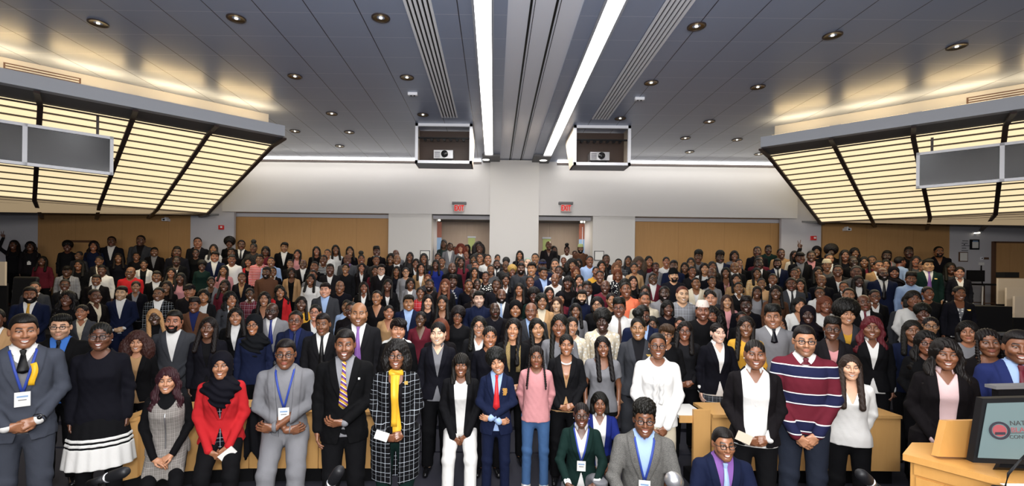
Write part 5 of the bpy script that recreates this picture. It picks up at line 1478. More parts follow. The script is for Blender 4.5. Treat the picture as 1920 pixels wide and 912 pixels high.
# where the crowd stands
class Pn: pass
PEOPLE = []
for line in CROWD.strip().split('\n'):
    d, _, nm = line.partition('|'); t = d.split()
    p = Pn(); p.u, p.vt, p.vc = float(t[0]), float(t[1]), float(t[2]); p.sex, p.skin = t[3], int(t[4]); p.hair, _, p.hc = t[5].partition(':')
    p.fit = t[6]; ex = t[7:]; p.ex = set()
    p.tilt = p.yaw = 0
    for e in ex:
        if e[0] in 'ty' and e[1:].lstrip('-').isdigit(): setattr(p, 'tilt' if e[0] == 't' else 'yaw', math.radians(int(e[1:])))
        elif e in ('tag', 'badge', 'raise', 'sc', 'e', 'F', 'xmarks'): p.ex.add(e)
        elif e == 'tagq': p.ex |= {'tag', 'q'}
        else: p.ex |= set(e)
    p.name = nm.strip(); p.h = p.vc-p.vt; PEOPLE.append(p)
    hx = HX.get(p.hair, .014)
    tot = p.h*1.0; p.hp = tot*.235/(.235+hx); p.vh = p.vt + tot - p.hp       # skull alone
    a = p.hp*1.718/(.238*SC[p.sex]*F) + (p.vh-V0)/F
    z1 = 6.0
    for _ in range(60): z1 = .5*z1 + .5*(CH-fl(z1))/max(a, .12)
    zz = np.linspace(4.4, 13.6, 400); zt = np.array([fl(q)+(1.73 if p.sex == 'm' else 1.66) for q in zz]); vv = V0-(zt-CH)/zz*F
    z2 = float(np.interp(-(p.vh), -vv, zz)) if True else 0
    w = np.clip((p.vh-520)/50, .3, .9)
    p.y = float(np.clip(w*z1+(1-w)*z2, 4.9, 13.45))
    if p.ex & {'F'}: pass
INEXIT = [p for p in PEOPLE if p.vt < 470 and (810 < p.u < 917 or 1008 < p.u < 1105)]
for p in INEXIT: p.y = 13.9+.2*((int(p.u)//12) % 3)
HER = []
for (u, vt, vc, y, sex, sk, hr, arm, leg, fit, ex, lab) in HEROES:
    p = Pn(); p.u, p.vt, p.vc, p.y, p.sex, p.skin, p.arm, p.leg, p.label = u, vt, vc, y, sex, sk, arm, leg, lab
    p.hair, _, p.hc = hr.partition(':'); ff = fit.split(); p.fit = ff[0]; p.low = ff[1] if len(ff) > 1 else ''; p.ex = set(); p.tilt = p.yaw = 0
    for e in ex.split():
        if e[0] in 'ty' and e[1:].lstrip('-').isdigit(): setattr(p, 'tilt' if e[0] == 't' else 'yaw', math.radians(int(e[1:])))
        else: p.ex.add(e)
    if leg == 'lean': p.y += .28
    HER.append(p)
    hx = HX.get(p.hair, .014); tot = vc-vt; p.hp = tot*.235/(.235+hx); p.vh = vt+tot-p.hp
YMIN = lambda p: 5.52 if (200 < p.u < 750 or 1262 < p.u < 1700) else 5.0
# keep people apart, sliding each along its own line of sight
fix = {id(p) for p in HER} | {id(p) for p in INEXIT}
ALL = HER + PEOPLE
for p in ALL: p.dx = 0.0
for it in range(400):
    xs = np.array([(p.u-U0)/F*p.y+p.dx for p in ALL]); ys = np.array([p.y for p in ALL]); mv = np.zeros(len(ALL)); mx = np.zeros(len(ALL))
    for i in range(len(ALL)):
        dx = (xs-xs[i])/.525; dy = (ys-ys[i])/.38; q = dx*dx+dy*dy
        for j in np.nonzero((q < 1) & (np.arange(len(ALL)) > i))[0]:
            need = (math.sqrt(max(0, 1-dx[j]**2))*.38-abs(ys[j]-ys[i]))*.5
            lowj = ALL[j].vh > ALL[i].vh
            sgn = -1 if (ys[j] < ys[i] or (abs(ys[j]-ys[i]) < .05 and lowj)) else 1
            mv[j] += sgn*need*.5; mv[i] -= sgn*need*.5; e = (.525-abs(xs[j]-xs[i]))*.06*(1 if xs[j] > xs[i] else -1); mx[j] += e; mx[i] -= e
    for p, m_, x_ in zip(ALL, mv, mx):
        if id(p) not in fix:
            p.y = float(np.clip(p.y+np.clip(m_, -.12, .12), YMIN(p), 13.3)); p.dx = float(np.clip(p.dx+x_, -.11, .11))
ranked = sorted(PEOPLE, key=lambda p: -p.hp - (20 if p.name else 0))
STUFF = {id(p) for p in ranked[292:]}
def settle(p, H0=1.727):
    q = at(p.u, p.vh, p.y); f0 = floor_z(p.y); p.s = (q.z-f0)/H0; p.X = q.x+p.dx; p.f0 = f0
    return p
lean_top = {'stand': 1.718, 'lean': 1.718-.235, 'squat': 1.718-.54, 'sit': 1.34}
def place(p, leg='stand'):
    settle(p, lean_top[leg]); p.s = min(max(p.s, .78), 1.16)
    if p.y > 13.55: p.X = min(max(p.X, -1.5), -.42) if p.X < .4 else min(max(p.X, 1.58), 2.5)
    psi = -math.atan2(p.X, p.y)*.75 + p.yaw
    return Matrix.Translation((p.X, p.y, p.f0)) @ Matrix.Rotation(psi, 4, 'Z') @ Matrix.Scale(p.s, 4)
HW = dict(curlbob='curly-haired', short='short-haired', fade='short-haired', flat='high-topped', twist='high-topped', comb='combed-haired', puffy='round-haired', afro='afro-haired', curly='curly-haired', long='long-haired', straight='long-haired', wavy='wavy-haired', braids='braided', bob='bob-haired', bangs='fringed', tight='hair-tied', puff='bun-wearing', pixie='crop-haired', pony='ponytailed', back='hair-tied', hijab='veiled', hood='hooded', cap='capped', kufi='brimless-capped', beanie='beanie-wearing', bald='bald')
def describe(p, full=True):
    w = {'m': 'man', 'f': 'woman', 'c': 'child'}[p.sex]
    hw = {'r': 'red-haired', 'y': 'blonde', 'g': 'grey-haired', 'n': 'brown-haired'}.get(p.hc, HW[p.hair])
    toks = parse(p.fit); pt = {'plaid': 'plaid ', 'blotch': 'patterned ', 'thin': 'striped ', 'stripe': 'striped '}
    gar = []
    for i, (k, c, mt) in enumerate(toks[:3]):
        nm = {'j': 'blazer', 'o': 'jacket', 'c': 'cardigan', 'z': 'coat', 'x': 'top', 'v': 'top', 'n': 'turtleneck', 's': 'shirt', 'd': 'dress', 'i': 'tie'}[k]
        if i and k in 'xv': nm = 'top'
        if i == 2 and not full: break
        gar.append(pt.get(mt, '')+NAMES.get(c, '')+' '+nm)
    if 'g' in p.ex: gar.insert(0, 'glasses')
    s = gar[0] if len(gar) == 1 else (', '.join(gar[:-1])+' and '+gar[-1] if len(gar) > 2 else gar[0]+' and '+gar[1])
    return ('bearded ' if 'b' in p.ex and hw == 'short-haired' else hw+' ')+w+' in '+s
SHORT = {0: 'man at far left with blue lanyard', 1: 'bearded man in blue shirt, glasses', 2: 'woman with white skirt band', 3: 'curly-haired woman in taupe blouse', 5: 'woman in red blazer', 6: 'leaning man in grey turtleneck', 7: 'man in striped purple tie', 8: 'woman in yellow scarf', 10: 'boy in crested blazer', 11: 'girl in pink sweater', 12: 'woman in white bead necklace', 13: 'woman in short-sleeved grey dress', 14: 'woman in white ruffled blouse', 15: 'woman in plaid skirt', 16: 'woman in buttoned white shirt', 17: 'man in striped sweater', 18: 'woman in white wrap blouse', 19: 'woman in black parka', 20: 'woman in black scoop top', 21: 'man in bright blue suit'}
LM = [(p.u, p.vc, p.name, p) for p in PEOPLE if p.name and id(p) not in STUFF] + [(HER[i].u, HER[i].vc, n, HER[i]) for i, n in SHORT.items()]
USED = set()
def nwords(s): return len(s.replace(',', ' ').split())
def label_for(p):
    if p.name:
        s = p.name; cand = [s]
    else: cand = []
    base = [describe(p), describe(p, False)]; base.append(base[1].split(',')[0].split(' and ')[0]); base.append(base[1].split(' in ')[0])
    order = sorted([l for l in LM if l[3] is not p], key=lambda l: abs(l[0]-p.u)*1.0+abs(l[1]-p.vc)*1.6 + (25 if l[1] < p.vc else 0))[:9]
    for l in order:
        dx = p.u-l[0]; dv = l[1]-p.vc
        side = 'left' if dx < 0 else 'right'
        rel = ('behind' if abs(dx) < 14 else 'behind and %s of' % side) if dv > 9 else ('just %s of' % side if dv > -9 else ('in front of' if abs(dx) < 14 else 'in front, %s of' % side))
        cand.append((base, rel+' '+l[2]))
    cand = [c for c in cand if isinstance(c, str)] + [b_+', '+r for (bs, r) in [c for c in cand if not isinstance(c, str)] for b_ in bs]
    cand = [c for c in cand if 4 <= nwords(c) <= 16] or cand
    for c in cand:
        if 4 <= nwords(c) <= 16 and c not in USED: USED.add(c); return c
    c = min(cand, key=nwords); USED.add(c); return c
# the tall ones in front first, so that theirs are the simplest labels
VAR = [(0, 0, 0), (.16, .05, .02), (-.16, -.05, .02), (.08, -.06, -.03), (-.08, .06, .0)]
CROWD_PARTS = []
for p in sorted(PEOPLE, key=lambda p: -p.hp):
    lod = 1 if p.hp > 27 else 0
    M = place(p)
    yaw, tilt, nod = VAR[rnd.randrange(5)]
    if p.tilt: tilt = p.tilt
    if abs(p.yaw) > 1: yaw = 0
    fat = rnd.choice(('mid', 'mid', 'thin', 'fat')) if lod else rnd.choice(('mid', 'fat'))
    arm = 'raise' if 'raise' in p.ex else ('down' if not lod or rnd.random() < .5 else 'clasp')
    smile = 'q' not in p.ex
    bm = body_mesh(p.sex, smile, fat, arm, 'stand', 0, yaw, tilt, nod, lod)
    U = up_matrix('stand', 0); H = U @ head_matrix(yaw, tilt, nod, p.sex, 1.07)
    toks = parse(p.fit)
    root = link('person', bm, None, M, tuple(q*rnd.uniform(.92, 1.08) for q in SKIN[p.skin]))
    if id(p) in STUFF: root['kind'] = 'stuff'; CROWD_PARTS.append(root)
    else: root['label'] = label_for(p); root['category'] = 'person'; root['group'] = 'conference crowd'
    if 's' in p.ex: root['stubble'] = .55
    elif p.sex == 'm' and p.skin > 2: root['stubble'] = rnd.choice((0.0, .25, .5))
    else: root['stubble'] = 0.0
    dress(root, toks, p.sex, arm, 'stand', U, lod, p.ex)
    tc = toks[0][1] if toks[0][0] == 'j' else 'K'
    part(root, 'trousers', G(('tr', 'stand', 1.0, .018), trousers, 'stand', 1.0, .018), 'cloth', COLS[tc])
    if p.y < 6.8:
        for i in (0, 1): part(root, 'shoe', G(('shoe', 'flat', 'stand', i), shoe, 'flat', 'stand', i), 'black_gloss', COLS['K'])
    attach(root, U, H, p.sex, p.ex, p.hair, p.hc, p.skin, lod)
    if 'xmarks' in p.ex:
        for k in range(4):
            x, z = .0+.026*k, 1.37-.05*k; y_ = front_y('m', x, z, .014)-.008
            part(root, 'sweater_mark', G(('mk', k), lambda: cat([strip([(x-.022, y_, z-.018*q), (x+.022, y_, z+.018*q)], .011, .004) for q in (1, -1)])), 'cloth', COLS['W'], U)
    if 'sc' in p.ex:
        part(root, 'scarf', G('goldscarf', lambda: cat([strip([(s*.06, front_y('f', s*.06, z, .02)-.008, z) for z in np.linspace(1.44, 1.1, 8)], .05, .012) for s in (-1, 1)])), 'tweed', (.35, .25, .1), U)
for p in HER:
    M = place(p, p.leg); sex, arm, leg = p.sex, p.arm, p.leg
    pitch = None if leg != 'stand' else .02
    yaw = max(-.3, min(.3, p.yaw*.5)); tilt = p.tilt
    U = up_matrix(leg, pitch); nod = -.12 if leg in ('lean', 'squat') else 0.0
    H = U @ head_matrix(yaw, tilt, nod, sex)
    root = link('person', body_mesh(sex, 'q' not in p.ex, 'fat' if 'fat' in p.ex else 'mid', arm, leg, pitch, yaw, tilt, nod, 2), None, M, SKIN[p.skin], label=p.label, category='person', group='front row')
    root['stubble'] = .6 if 's' in p.ex else .3 if sex == 'm' else 0.0
    dress(root, parse(p.fit), sex, arm, leg, U, 2, p.ex | ({'tweed'} if 'H' in p.fit[:2] else set()))
    # lower garments
    lw = p.low or 'tK'
    if lw[0] == 't': part(root, 'jeans' if lw[1] == 'J' else 'trousers', G(('tr', leg, {'m': 1.0, 'f': .92, 'c': .8}[sex], .009), trousers, leg, {'m': 1.0, 'f': .92, 'c': .8}[sex], .009), 'cloth', COLS[lw[1]])
    elif lw[0] == 'k': part(root, 'skirt', G(('sk', 'pencil'), skirt, 'pencil', .009), PAT.get(lw[2:3], 'cloth'), COLS[lw[1]])
    elif lw[0] == 'b': part(root, 'leggings', G(('tr', leg, .86, .009), trousers, leg, .86, .009), 'cloth', COLS['K'])
    elif lw[0] == 'd':
        part(root, 'pinafore', G('pinf', top, 'f', arm, 'scoop', .0065, .02, 0.0, False, .84, True), 'plaid2', (.2, .185, .17), U)
        y_, dz_, _ = UP[leg]
        part(root, 'skirt', G('pins', lambda: nets(lambda P: np.maximum(smin(smin(rc(P, (.07, 0, .68), (.09, -.27, .5), .105, .085), rc(P, (-.07, 0, .68), (-.09, -.25, .5), .105, .085), .07), el(P, (0, 0, .72), (.165, .125, .15)), .05), np.maximum(P[2]-.84, -.29-P[1])), (-.3, -.45, .35), (.3, .2, .9), .009)), 'plaid2', (.2, .185, .17))
        part(root, 'tights', G(('tr', leg, .86, .009), trousers, leg, .86, .009), 'cloth', COLS['K'])
        z0 = np.linspace(1.3, .86, 10); part(root, 'zip', G('zip', lambda: strip([(0, front_y('f', 0, z, .022)-.004, z) for z in z0], .01, .004)), 'silver', (1, 1, 1), U)
    if 'sband' in p.ex:
        part(root, 'skirt', G(('sk', 'flare'), skirt, 'flare', .009), 'cloth', COLS['K'])
        def band(z0, z1):
            def f(P):
                t = np.clip((1.03-P[2])/.5, 0, 1.2); a = .148+.035*np.sin(np.clip(t*2.2, 0, 1.57))+.055*t+.008; b = .102+.025*np.sin(np.clip(t*2.2, 0, 1.57))+.0495*t+.008
                q = np.sqrt((P[0]/a)**2+(P[1]/b)**2)-.03*np.sin(np.arctan2(P[1], P[0])*14)*t
                return np.maximum((q-1)*b*.8, np.maximum(z0-P[2], P[2]-z1))
            return nets(f, (-.36, -.32, z0-.03), (.36, .32, z1+.03), .008)
        part(root, 'skirt_band', G('band1', band, .485, .66), 'cloth', COLS['W']); part(root, 'skirt_band', G('band2', band, .675, .70), 'cloth', COLS['W']); part(root, 'skirt_band', G('band3', band, .715, .74), 'cloth', COLS['W'])
    kind = 'sneaker' if 'sneak' in p.ex else 'flat'
    for i in (0, 1):
        if leg == 'squat': break
        part(root, 'shoe', G(('shoe', kind, leg, i), shoe, kind, leg, i), 'cloth' if kind == 'sneaker' else 'black_gloss', COLS['W'] if kind == 'sneaker' else COLS['K'])
    attach(root, U, H, sex, p.ex - {'e'}, p.hair, p.hc, p.skin, 2)
    if 'e' in p.ex or 'F' in p.ex and sex == 'f' and p.hair in ('tight', 'short', 'pony', 'back'):
        for s in (-1, 1): part(root, 'earring', G(('er', s), lambda: nets(lambda P: sp(P, (s*.082, .008, -.04), .0065), (s*.082-.02, -.01, -.06), (s*.082+.02, .03, -.02), .0035)), 'silver', (1, 1, 1), H)
    if 'lan' in p.ex:
        part(root, 'lanyard', G(('lan', sex), lanyard_geo, sex, .022, 1.16), 'silk', (.03, .06, .32), U)
        q = (0, front_y(sex, 0, 1.13, .02)-.016, 1.105); bd = link('badge', box_mesh('badge', (.085, .004, .105), 'paper'), root, U @ Matrix.Translation(q)); link('print', box_mesh('print', (.06, .002, .012), 'blue_panel'), bd, Matrix.Translation((0, -.003, .02)))
        link('print', box_mesh('print', (.045, .002, .006), 'soffit'), bd, Matrix.Translation((0, -.003, -.005)))
    if 'yellow' in p.ex:
        part(root, 'sash', G('sash', lambda: strip([(.055+.01*math.sin(z*30), front_y('m', .06, z, .022)-.006, z) for z in np.linspace(1.36, 1.2, 8)], .035, .006)), 'silk', (.75, .42, .02), U)
    if 'watch' in p.ex:
        _, e, w, *_ = arm_pts(arm, sex, 0); d_ = (w-e)/np.linalg.norm(w-e); c = w-d_*.015
        uu = np.cross(d_, (0, 0, 1)); uu /= np.linalg.norm(uu); vv_ = np.cross(d_, uu)
        part(root, 'watch', G(('watch', arm, sex), lambda: cat([tube_geo([c+.034*(math.cos(a)*uu+math.sin(a)*vv_) for a in np.linspace(0, 6.283, 16, endpoint=False)], .009, 6, True), nets(lambda P: sp(P, tuple(c+np.array((.0, -.036, .01))), .016), tuple(c-.07), tuple(c+.07), .006)])), 'black_gloss', (.02, .02, .02), U)
    if 'phone' in p.ex: link('phone', box_mesh('phone', (.075, .012, .14), 'paper'), None, M @ U @ Matrix.Translation((.075, -.245, .83)) @ Matrix.Rotation(.9, 4, 'Y'), label='white phone held by the woman in the red blazer', category='phone')
    if 'card' in p.ex:
        a_ = p.sex == 'f' and 'ysc' in p.ex
        link('card', box_mesh('card' if a_ else 'gold_card', (.11, .004, .075), 'paper' if a_ else 'beige'), None, M @ U @ Matrix.Translation((-.10, -.27, .96)) @ Matrix.Rotation(.35, 4, 'Y'), label='small white card held by the woman in the plaid coat' if a_ else 'small tan card held by the woman in buttoned white shirt', category='card')
    if 'ysc' in p.ex:
        def ysc():
            a = nets(lambda P: smax(np.abs(np.sqrt((P[0]/.075)**2+((P[1]-.02)/.08)**2)-1)*.075-.013, np.abs(P[2]-1.445+P[1]*-.25)-.028, .01) + .004*np.sin(P[2]*120+P[0]*60), (-.13, -.12, 1.37), (.13, .14, 1.52), .006)
            return cat([a, strip([(.012+.012*math.sin(z*9), front_y('f', 0, z, .03)-.012, z) for z in np.linspace(1.43, .93, 14)], [.045]*3+list(np.linspace(.05, .075, 10))+[.08], .018), strip([(-.012+.008*math.sin(z*7), front_y('f', 0, z, .03)-.02, z) for z in np.linspace(1.43, 1.0, 12)], .05, .016)])
        part(root, 'scarf', G('ysc', ysc), 'silk', (.72, .40, .03), U)
        q = (.09, front_y('f', .09, 1.36, .03)-.006, 1.36); link('brooch', box_mesh('brooch', (.03, .006, .03), 'gold'), root, U @ Matrix.Translation(q))
    if 'crest' in p.ex:
        q = (.085, front_y('c', .085, 1.28, .018)-.004, 1.28); part(root, 'crest', G('crest', lambda: nets(lambda P: smax(smax(np.abs(P[0])-.032+.3*np.clip(-P[2]-.005, 0, 1), np.abs(P[2])-.04, .006), np.abs(P[1])-.005, .002)+.002*np.sin(P[0]*260)*np.sin(P[2]*240), (-.05, -.015, -.055), (.05, .015, .055), .003)), 'silk', (.4, .2, .04), U @ Matrix.Translation(q))
    if 'pin' in p.ex: q = (.12, front_y('m', .12, 1.32, .02)-.004, 1.32); link('lapel_pin', box_mesh('lapel_pin', (.016, .006, .016), 'paper'), root, U @ Matrix.Translation(q))
    if 'neck' in p.ex: part(root, 'necklace', G('neck', lambda: tube_geo([(.075*math.cos(a), .0+.085*math.sin(a)*(1 if math.sin(a) > 0 else 1.15)-.01, 1.425-.045*max(0, -math.sin(a))) for a in np.linspace(0, 6.283, 24, endpoint=False)], .009, 7, True)), 'paper', (1, 1, 1), U)
    if lw[1:2] == 'K' and p.fit.startswith('cK/sW') and sex == 'f':
        for k in range(5): z = 1.36-.085*k; link('button', box_mesh('button', (.012, .005, .012), 'wall_paint'), root, U @ Matrix.Translation((0, front_y('f', 0, z, .012)-.003, z)))
    if p.fit.startswith('xW'): part(root, 'ruffle', G('ruffle', lambda: cat([strip([(s*.028+.006*math.sin(z*70), front_y('f', s*.028, z, .02)-.006, z) for z in np.linspace(1.39, 1.06, 26)], .035, .012) for s in (-1, 1)])), 'cloth', COLS['W'], U)
# the smallest heads far back become one crowd
def join_crowd():
    if not CROWD_PARTS: return
    V, Q, C, n = [], [], [], 0
    bpy.context.view_layer.update()
    for r in CROWD_PARTS:
        for o in [r]+list(r.children_recursive):
            me = o.data; nv = len(me.vertices); co = np.empty(nv*3, np.float32); me.vertices.foreach_get('co', co); co = app(o.matrix_world, co.reshape(-1, 3))
            lp = np.empty(len(me.loops), np.int32); me.loops.foreach_get('vertex_index', lp)
            if len(lp) != len(me.polygons)*4: continue
            V.append(co); Q.append(lp.reshape(-1, 4)+n); n += nv
            c = np.tile(np.array([*o.color[:3], 1], np.float32), (nv, 1))
            if 'paint' in me.attributes:
                a = np.empty(nv*4, np.float32); me.attributes['paint'].data.foreach_get('color', a); a = a.reshape(-1, 4)
                for ch, cc in ((0, (.2, .06, .05)), (2, (.5, .48, .45)), (1, (.012, .008, .007))): c[:, :3] = c[:, :3]*(1-a[:, ch:ch+1]) + np.array(cc)*a[:, ch:ch+1]
            C.append(c)
    m, nt, b = nodes('crowd'); at_ = N(nt, 'ShaderNodeAttribute', _attribute_name='paint'); L(nt, at_.outputs['Color'], b.inputs['Base Color']); b.inputs['Roughness'].default_value = .7
    me = new_mesh('crowd', np.concatenate(V), np.concatenate(Q), MAT['crowd'], np.concatenate(C))
    for r in CROWD_PARTS:
        for o in list(r.children_recursive): bpy.data.objects.remove(o)
        bpy.data.objects.remove(r)
    link('crowd', me, label='scattered small figures at the back of the packed audience', category='crowd', kind='stuff')
join_crowd()
# ---------------------------------------------------------------- desks, lectern and loose things
def desk(pts, label, name='lecture_desk'):
    p = link(name, None, M=Vector((*pts[0], 0)), label=label, category='desk', group='curved front row desks')
    P = [Vector((x-pts[0][0], y-pts[0][1], 0)) for x, y in pts]; n = len(P)
    def off(d): return [q+Vector((0, d, 0)) for q in P]
    def run(d0, d1, z0, z1):
        b = B(); a, e = off(d0), off(d1)
        for i in range(n-1):
            b.prism([a[i]+Vector((0, 0, z0)), a[i+1]+Vector((0, 0, z0)), e[i+1]+Vector((0, 0, z0)), e[i]+Vector((0, 0, z0))], (0, 0, z1-z0))
        return b
    run(0, .03, .17, .715).obj('front_panel', 'deskwood', p); run(-.02, .46, .715, .745).obj('desktop', 'deskwood', p); run(.1, .14, 0, .17).obj('plinth', 'black', p)
    return p
def gp(u, y): return ((u-U0)/F*y, y)
desk([gp(214, 4.42), gp(262, 4.56)], 'angled wood desk end behind the plum-haired woman')
desk([gp(264, 4.6), gp(360, 4.72), gp(470, 4.8)], 'wood desk section behind the red blazer woman')
desk([gp(471.5, 4.8), gp(600, 4.82)], 'wood desk section behind the leaning grey suit man, coat draped over it')
desk([gp(601.5, 4.82), gp(720, 4.84)], 'wood desk section behind the man in the striped tie')
desk([gp(1338, 4.88), gp(1450, 4.9)], 'wood desk section beside the wood end board')
desk([gp(1451.5, 4.9), gp(1570, 4.92)], 'wood desk section behind the striped sweater man')
desk([gp(1571.5, 4.92), gp(1692, 4.92)], 'wood desk section behind the white wrap blouse woman')
p = link('desk_end_board', None, M=Vector((*gp(1304, 4.83), 0)), label='upright wood end board with white topped return beside the navy suit man', category='desk')
B().box((0, 0, .12), (.17, .04, .80)).obj('board', 'deskwood', p); B().box((-.13, .05, .70), (.16, .5, .73)).obj('return_top', 'paper', p); B().box((-.13, .03, .66), (.0, .05, .73)).obj('edge', 'deskwood', p); B().box((.02, .02, 0), (.15, .3, .12)).obj('plinth', 'black', p)
def coat():
    x0 = gp(492, 4.765)
    def f(P):
        d = np.maximum(np.abs(P[0]-x0[0]-.015*np.sin(P[2]*9))-.105-.03*np.clip(.7-P[2], 0, 1)*2, np.abs(P[1]-x0[1]+.045+.012*np.sin(P[0]*70+P[2]*5))-.022)
        d = smin(np.maximum(d, np.maximum(.3-.08*np.sin(P[0]*30)-P[2], P[2]-.76)), np.maximum(np.maximum(np.abs(P[0]-x0[0])-.11, np.abs(P[1]-x0[1]-.08)-.15), np.abs(P[2]-.776)-.018), .02)
        return d
    V, Q = nets(f, (x0[0]-.25, x0[1]-.15, .2), (x0[0]+.25, x0[1]+.3, .83), .009)
    link('draped_coat', new_mesh('draped_coat', V, Q, MAT['cloth']), col=(.008, .008, .01), label='black coat draped over the wood desk beside the leaning man', category='coat')
coat()
# lectern with its screen
T = 1.05
corner = [(2.56, 2.99), (2.80, 3.2), (4.4, 3.2), (4.4, 2.0), (3.17, 2.0)]
p = link('lectern', None, M=Vector((2.56, 2.99, 0)), label='wood lectern desk at the right front carrying a monitor', category='lectern')
loc = lambda q, z: (q[0]-2.56, q[1]-2.99, z)
b = B(); b.prism([loc(q, T-.04) for q in corner], (0, 0, .04)); b.obj('worktop', 'podwood', p)
inn = [(2.60, 2.98), (2.83, 3.16), (4.36, 3.16), (4.36, 2.03), (3.2, 2.03)]
b = B(); b.prism([loc(q, 0) for q in inn], (0, 0, T-.041)); b.obj('body', 'podwood', p)
d = Vector((3.2-2.6, 2.03-2.98, 0)).normalized(); nn = Vector((-d.y, d.x, 0)) * -1
if nn.x > 0: nn = -nn
o = Vector((2.60-2.56, 2.98-2.99, 0))
def face(s0, s1, z0, z1, th): bq = B(); bq.prism([o+d*s0+Vector((0, 0, z0)), o+d*s1+Vector((0, 0, z0)), o+d*s1+Vector((0, 0, z1)), o+d*s0+Vector((0, 0, z1))], nn*th); return bq
face(.03, 1.05, .2, T-.13, .012).obj('door', 'podwood', p); face(.02, 1.08, T-.115, T-.045, .012).obj('drawer', 'podwood', p)
face(.34, .40, T-.14, T-.115, .02).obj('handle', 'black', p)
def quad_at(name, mat, pts, ys, th, par=None, **kw):
    P = [at(u, v, y) for (u, v), y in zip(pts, ys)]; b = B(); nrm = (P[1]-P[0]).cross(P[3]-P[0]).normalized(); nrm = nrm if nrm.y > 0 else -nrm
    b.prism(P, nrm*th); return b.obj(name, mat, par, **kw)
quad_at('reading_board', 'podwood', [(1775, 790), (1838, 789), (1823, 859), (1760, 857)], [2.93, 2.93, 2.9, 2.9], .05, label='upright slanted wood board standing on the lectern', category='board')
mp = link('monitor', None, label='black framed monitor showing a round emblem and conference title', category='monitor')
Yk = 2.72
quad_at('casing', 'black', [(1843, 748), (2040, 743), (2022, 876), (1824, 868)], [Yk, Yk-.1, Yk-.1, Yk], .05, mp)
plain('screen', (.04, .05, .05), .25, emit=.42, ecol=(.42, .60, .62)); plain('emblem', (.25, .05, .06), .4, emit=.12, ecol=(.55, .2, .2)); plain('emblem_dark', (.02, .02, .03), .4, emit=.05, ecol=(.2, .2, .25)); plain('ink', (.03, .03, .03), .5, emit=.03, ecol=(.3, .3, .35))
scr = quad_at('screen', 'screen', [(1852, 757), (2030, 752), (2013, 866), (1834, 859)], [Yk-.014, Yk-.103, Yk-.103, Yk-.015], .004, mp)
quad_at('stand', 'black', [(1880, 862), (1940, 865), (1948, 881), (1872, 877)], [Yk+.03, Yk+.03, Yk+.0, Yk+.0], .04, mp)
_x = (at(2040, 743, Yk-.1)-at(1843, 748, Yk)).normalized(); _y = (at(1843, 748, Yk)-at(1824, 868, Yk)); _y = (_y-_x*_y.dot(_x)).normalized(); _z = _x.cross(_y)
RS = Matrix((_x, _y, _z)).transposed().to_4x4()
def on_screen(u, v): return at(u, v, Yk-.022-(u-1843)/197*.1)
bt = link('emblem', None, mp, Matrix.Translation(on_screen(1874, 808)) @ RS)
b = B().ring((0, 0, 0), .038, .05, .003); b.obj('ring', 'emblem_dark', bt); B().disc((0, 0, 0), .033, 24, 'z', .002).obj('disc', 'emblem', bt); B().box((-.024, -.022, .002), (.024, -.008, .004)).obj('bar', 'emblem_dark', bt)
for s, v, sz, u in (('NATIONAL', 794, .036, 1930), ('BLACK', 807, .038, 1919), ('CONFERENCE', 820, .028, 1929)):
    t_ = text('title', s, sz, (0, 0, 0), 'emblem' if s == 'BLACK' else 'ink', mp, 90, .0008, 0); t_.matrix_local = Matrix.Translation(on_screen(u, v)) @ RS
quad_at('rule', 'ink', [(1893, 812.5), (1965, 811.5), (1965, 812.5), (1893, 813.5)], [Yk-.05, Yk-.086, Yk-.086, Yk-.05], .001, mp)
kq = link('equipment_box', None, label='black box with grey top edge behind the monitor', category='box')
quad_at('front', 'black_gloss', [(1872, 729), (2030, 725), (2030, 752), (1872, 756)], [2.95]*4, .04, kq); quad_at('top_edge', 'soffit', [(1868, 725), (2030, 721), (2030, 727), (1868, 731)], [2.93]*4, .07, kq)
b0 = at(1884, 898, 2.45); b0.z = T
mic = link('lectern_microphone', None, M=b0, label='black gooseneck microphone on the lectern in front of the monitor', category='microphone')
B().disc((0, 0, 0), .05, 20, 'z', .02).obj('base', 'black', mic, True)
tip = at(1925, 852, 2.45)-b0
link('gooseneck', new_mesh('gooseneck', *tube_geo([(0, 0, .02), tip*.35+Vector((-.02, 0, .03)), tip*.75+Vector((-.01, 0, .01)), tip], .006), MAT['black']), mic); link('head', new_mesh('head', *tube_geo([tip, tip+Vector((.03, 0, .012)), tip+Vector((.06, 0, .02))], [.012, .016, .008], 10), MAT['black']), mic)
q = at(1905, 893, 2.5); link('paper_sheet', B().box((-.08, -.1, 0), (.1, .06, .003)).mesh('paper_sheet', 'paper'), M=Vector((q[0]+.06, q[1], T)), label='white paper sheet lying on the lectern by the microphone', category='paper')
link('folder', B().box((-.05, -.1, 0), (.12, .02, .004)).mesh('folder', 'gold'), M=Vector((q[0]-.03, q[1]-.16, T)), label='yellow folder edge on the lectern under the paper', category='folder')
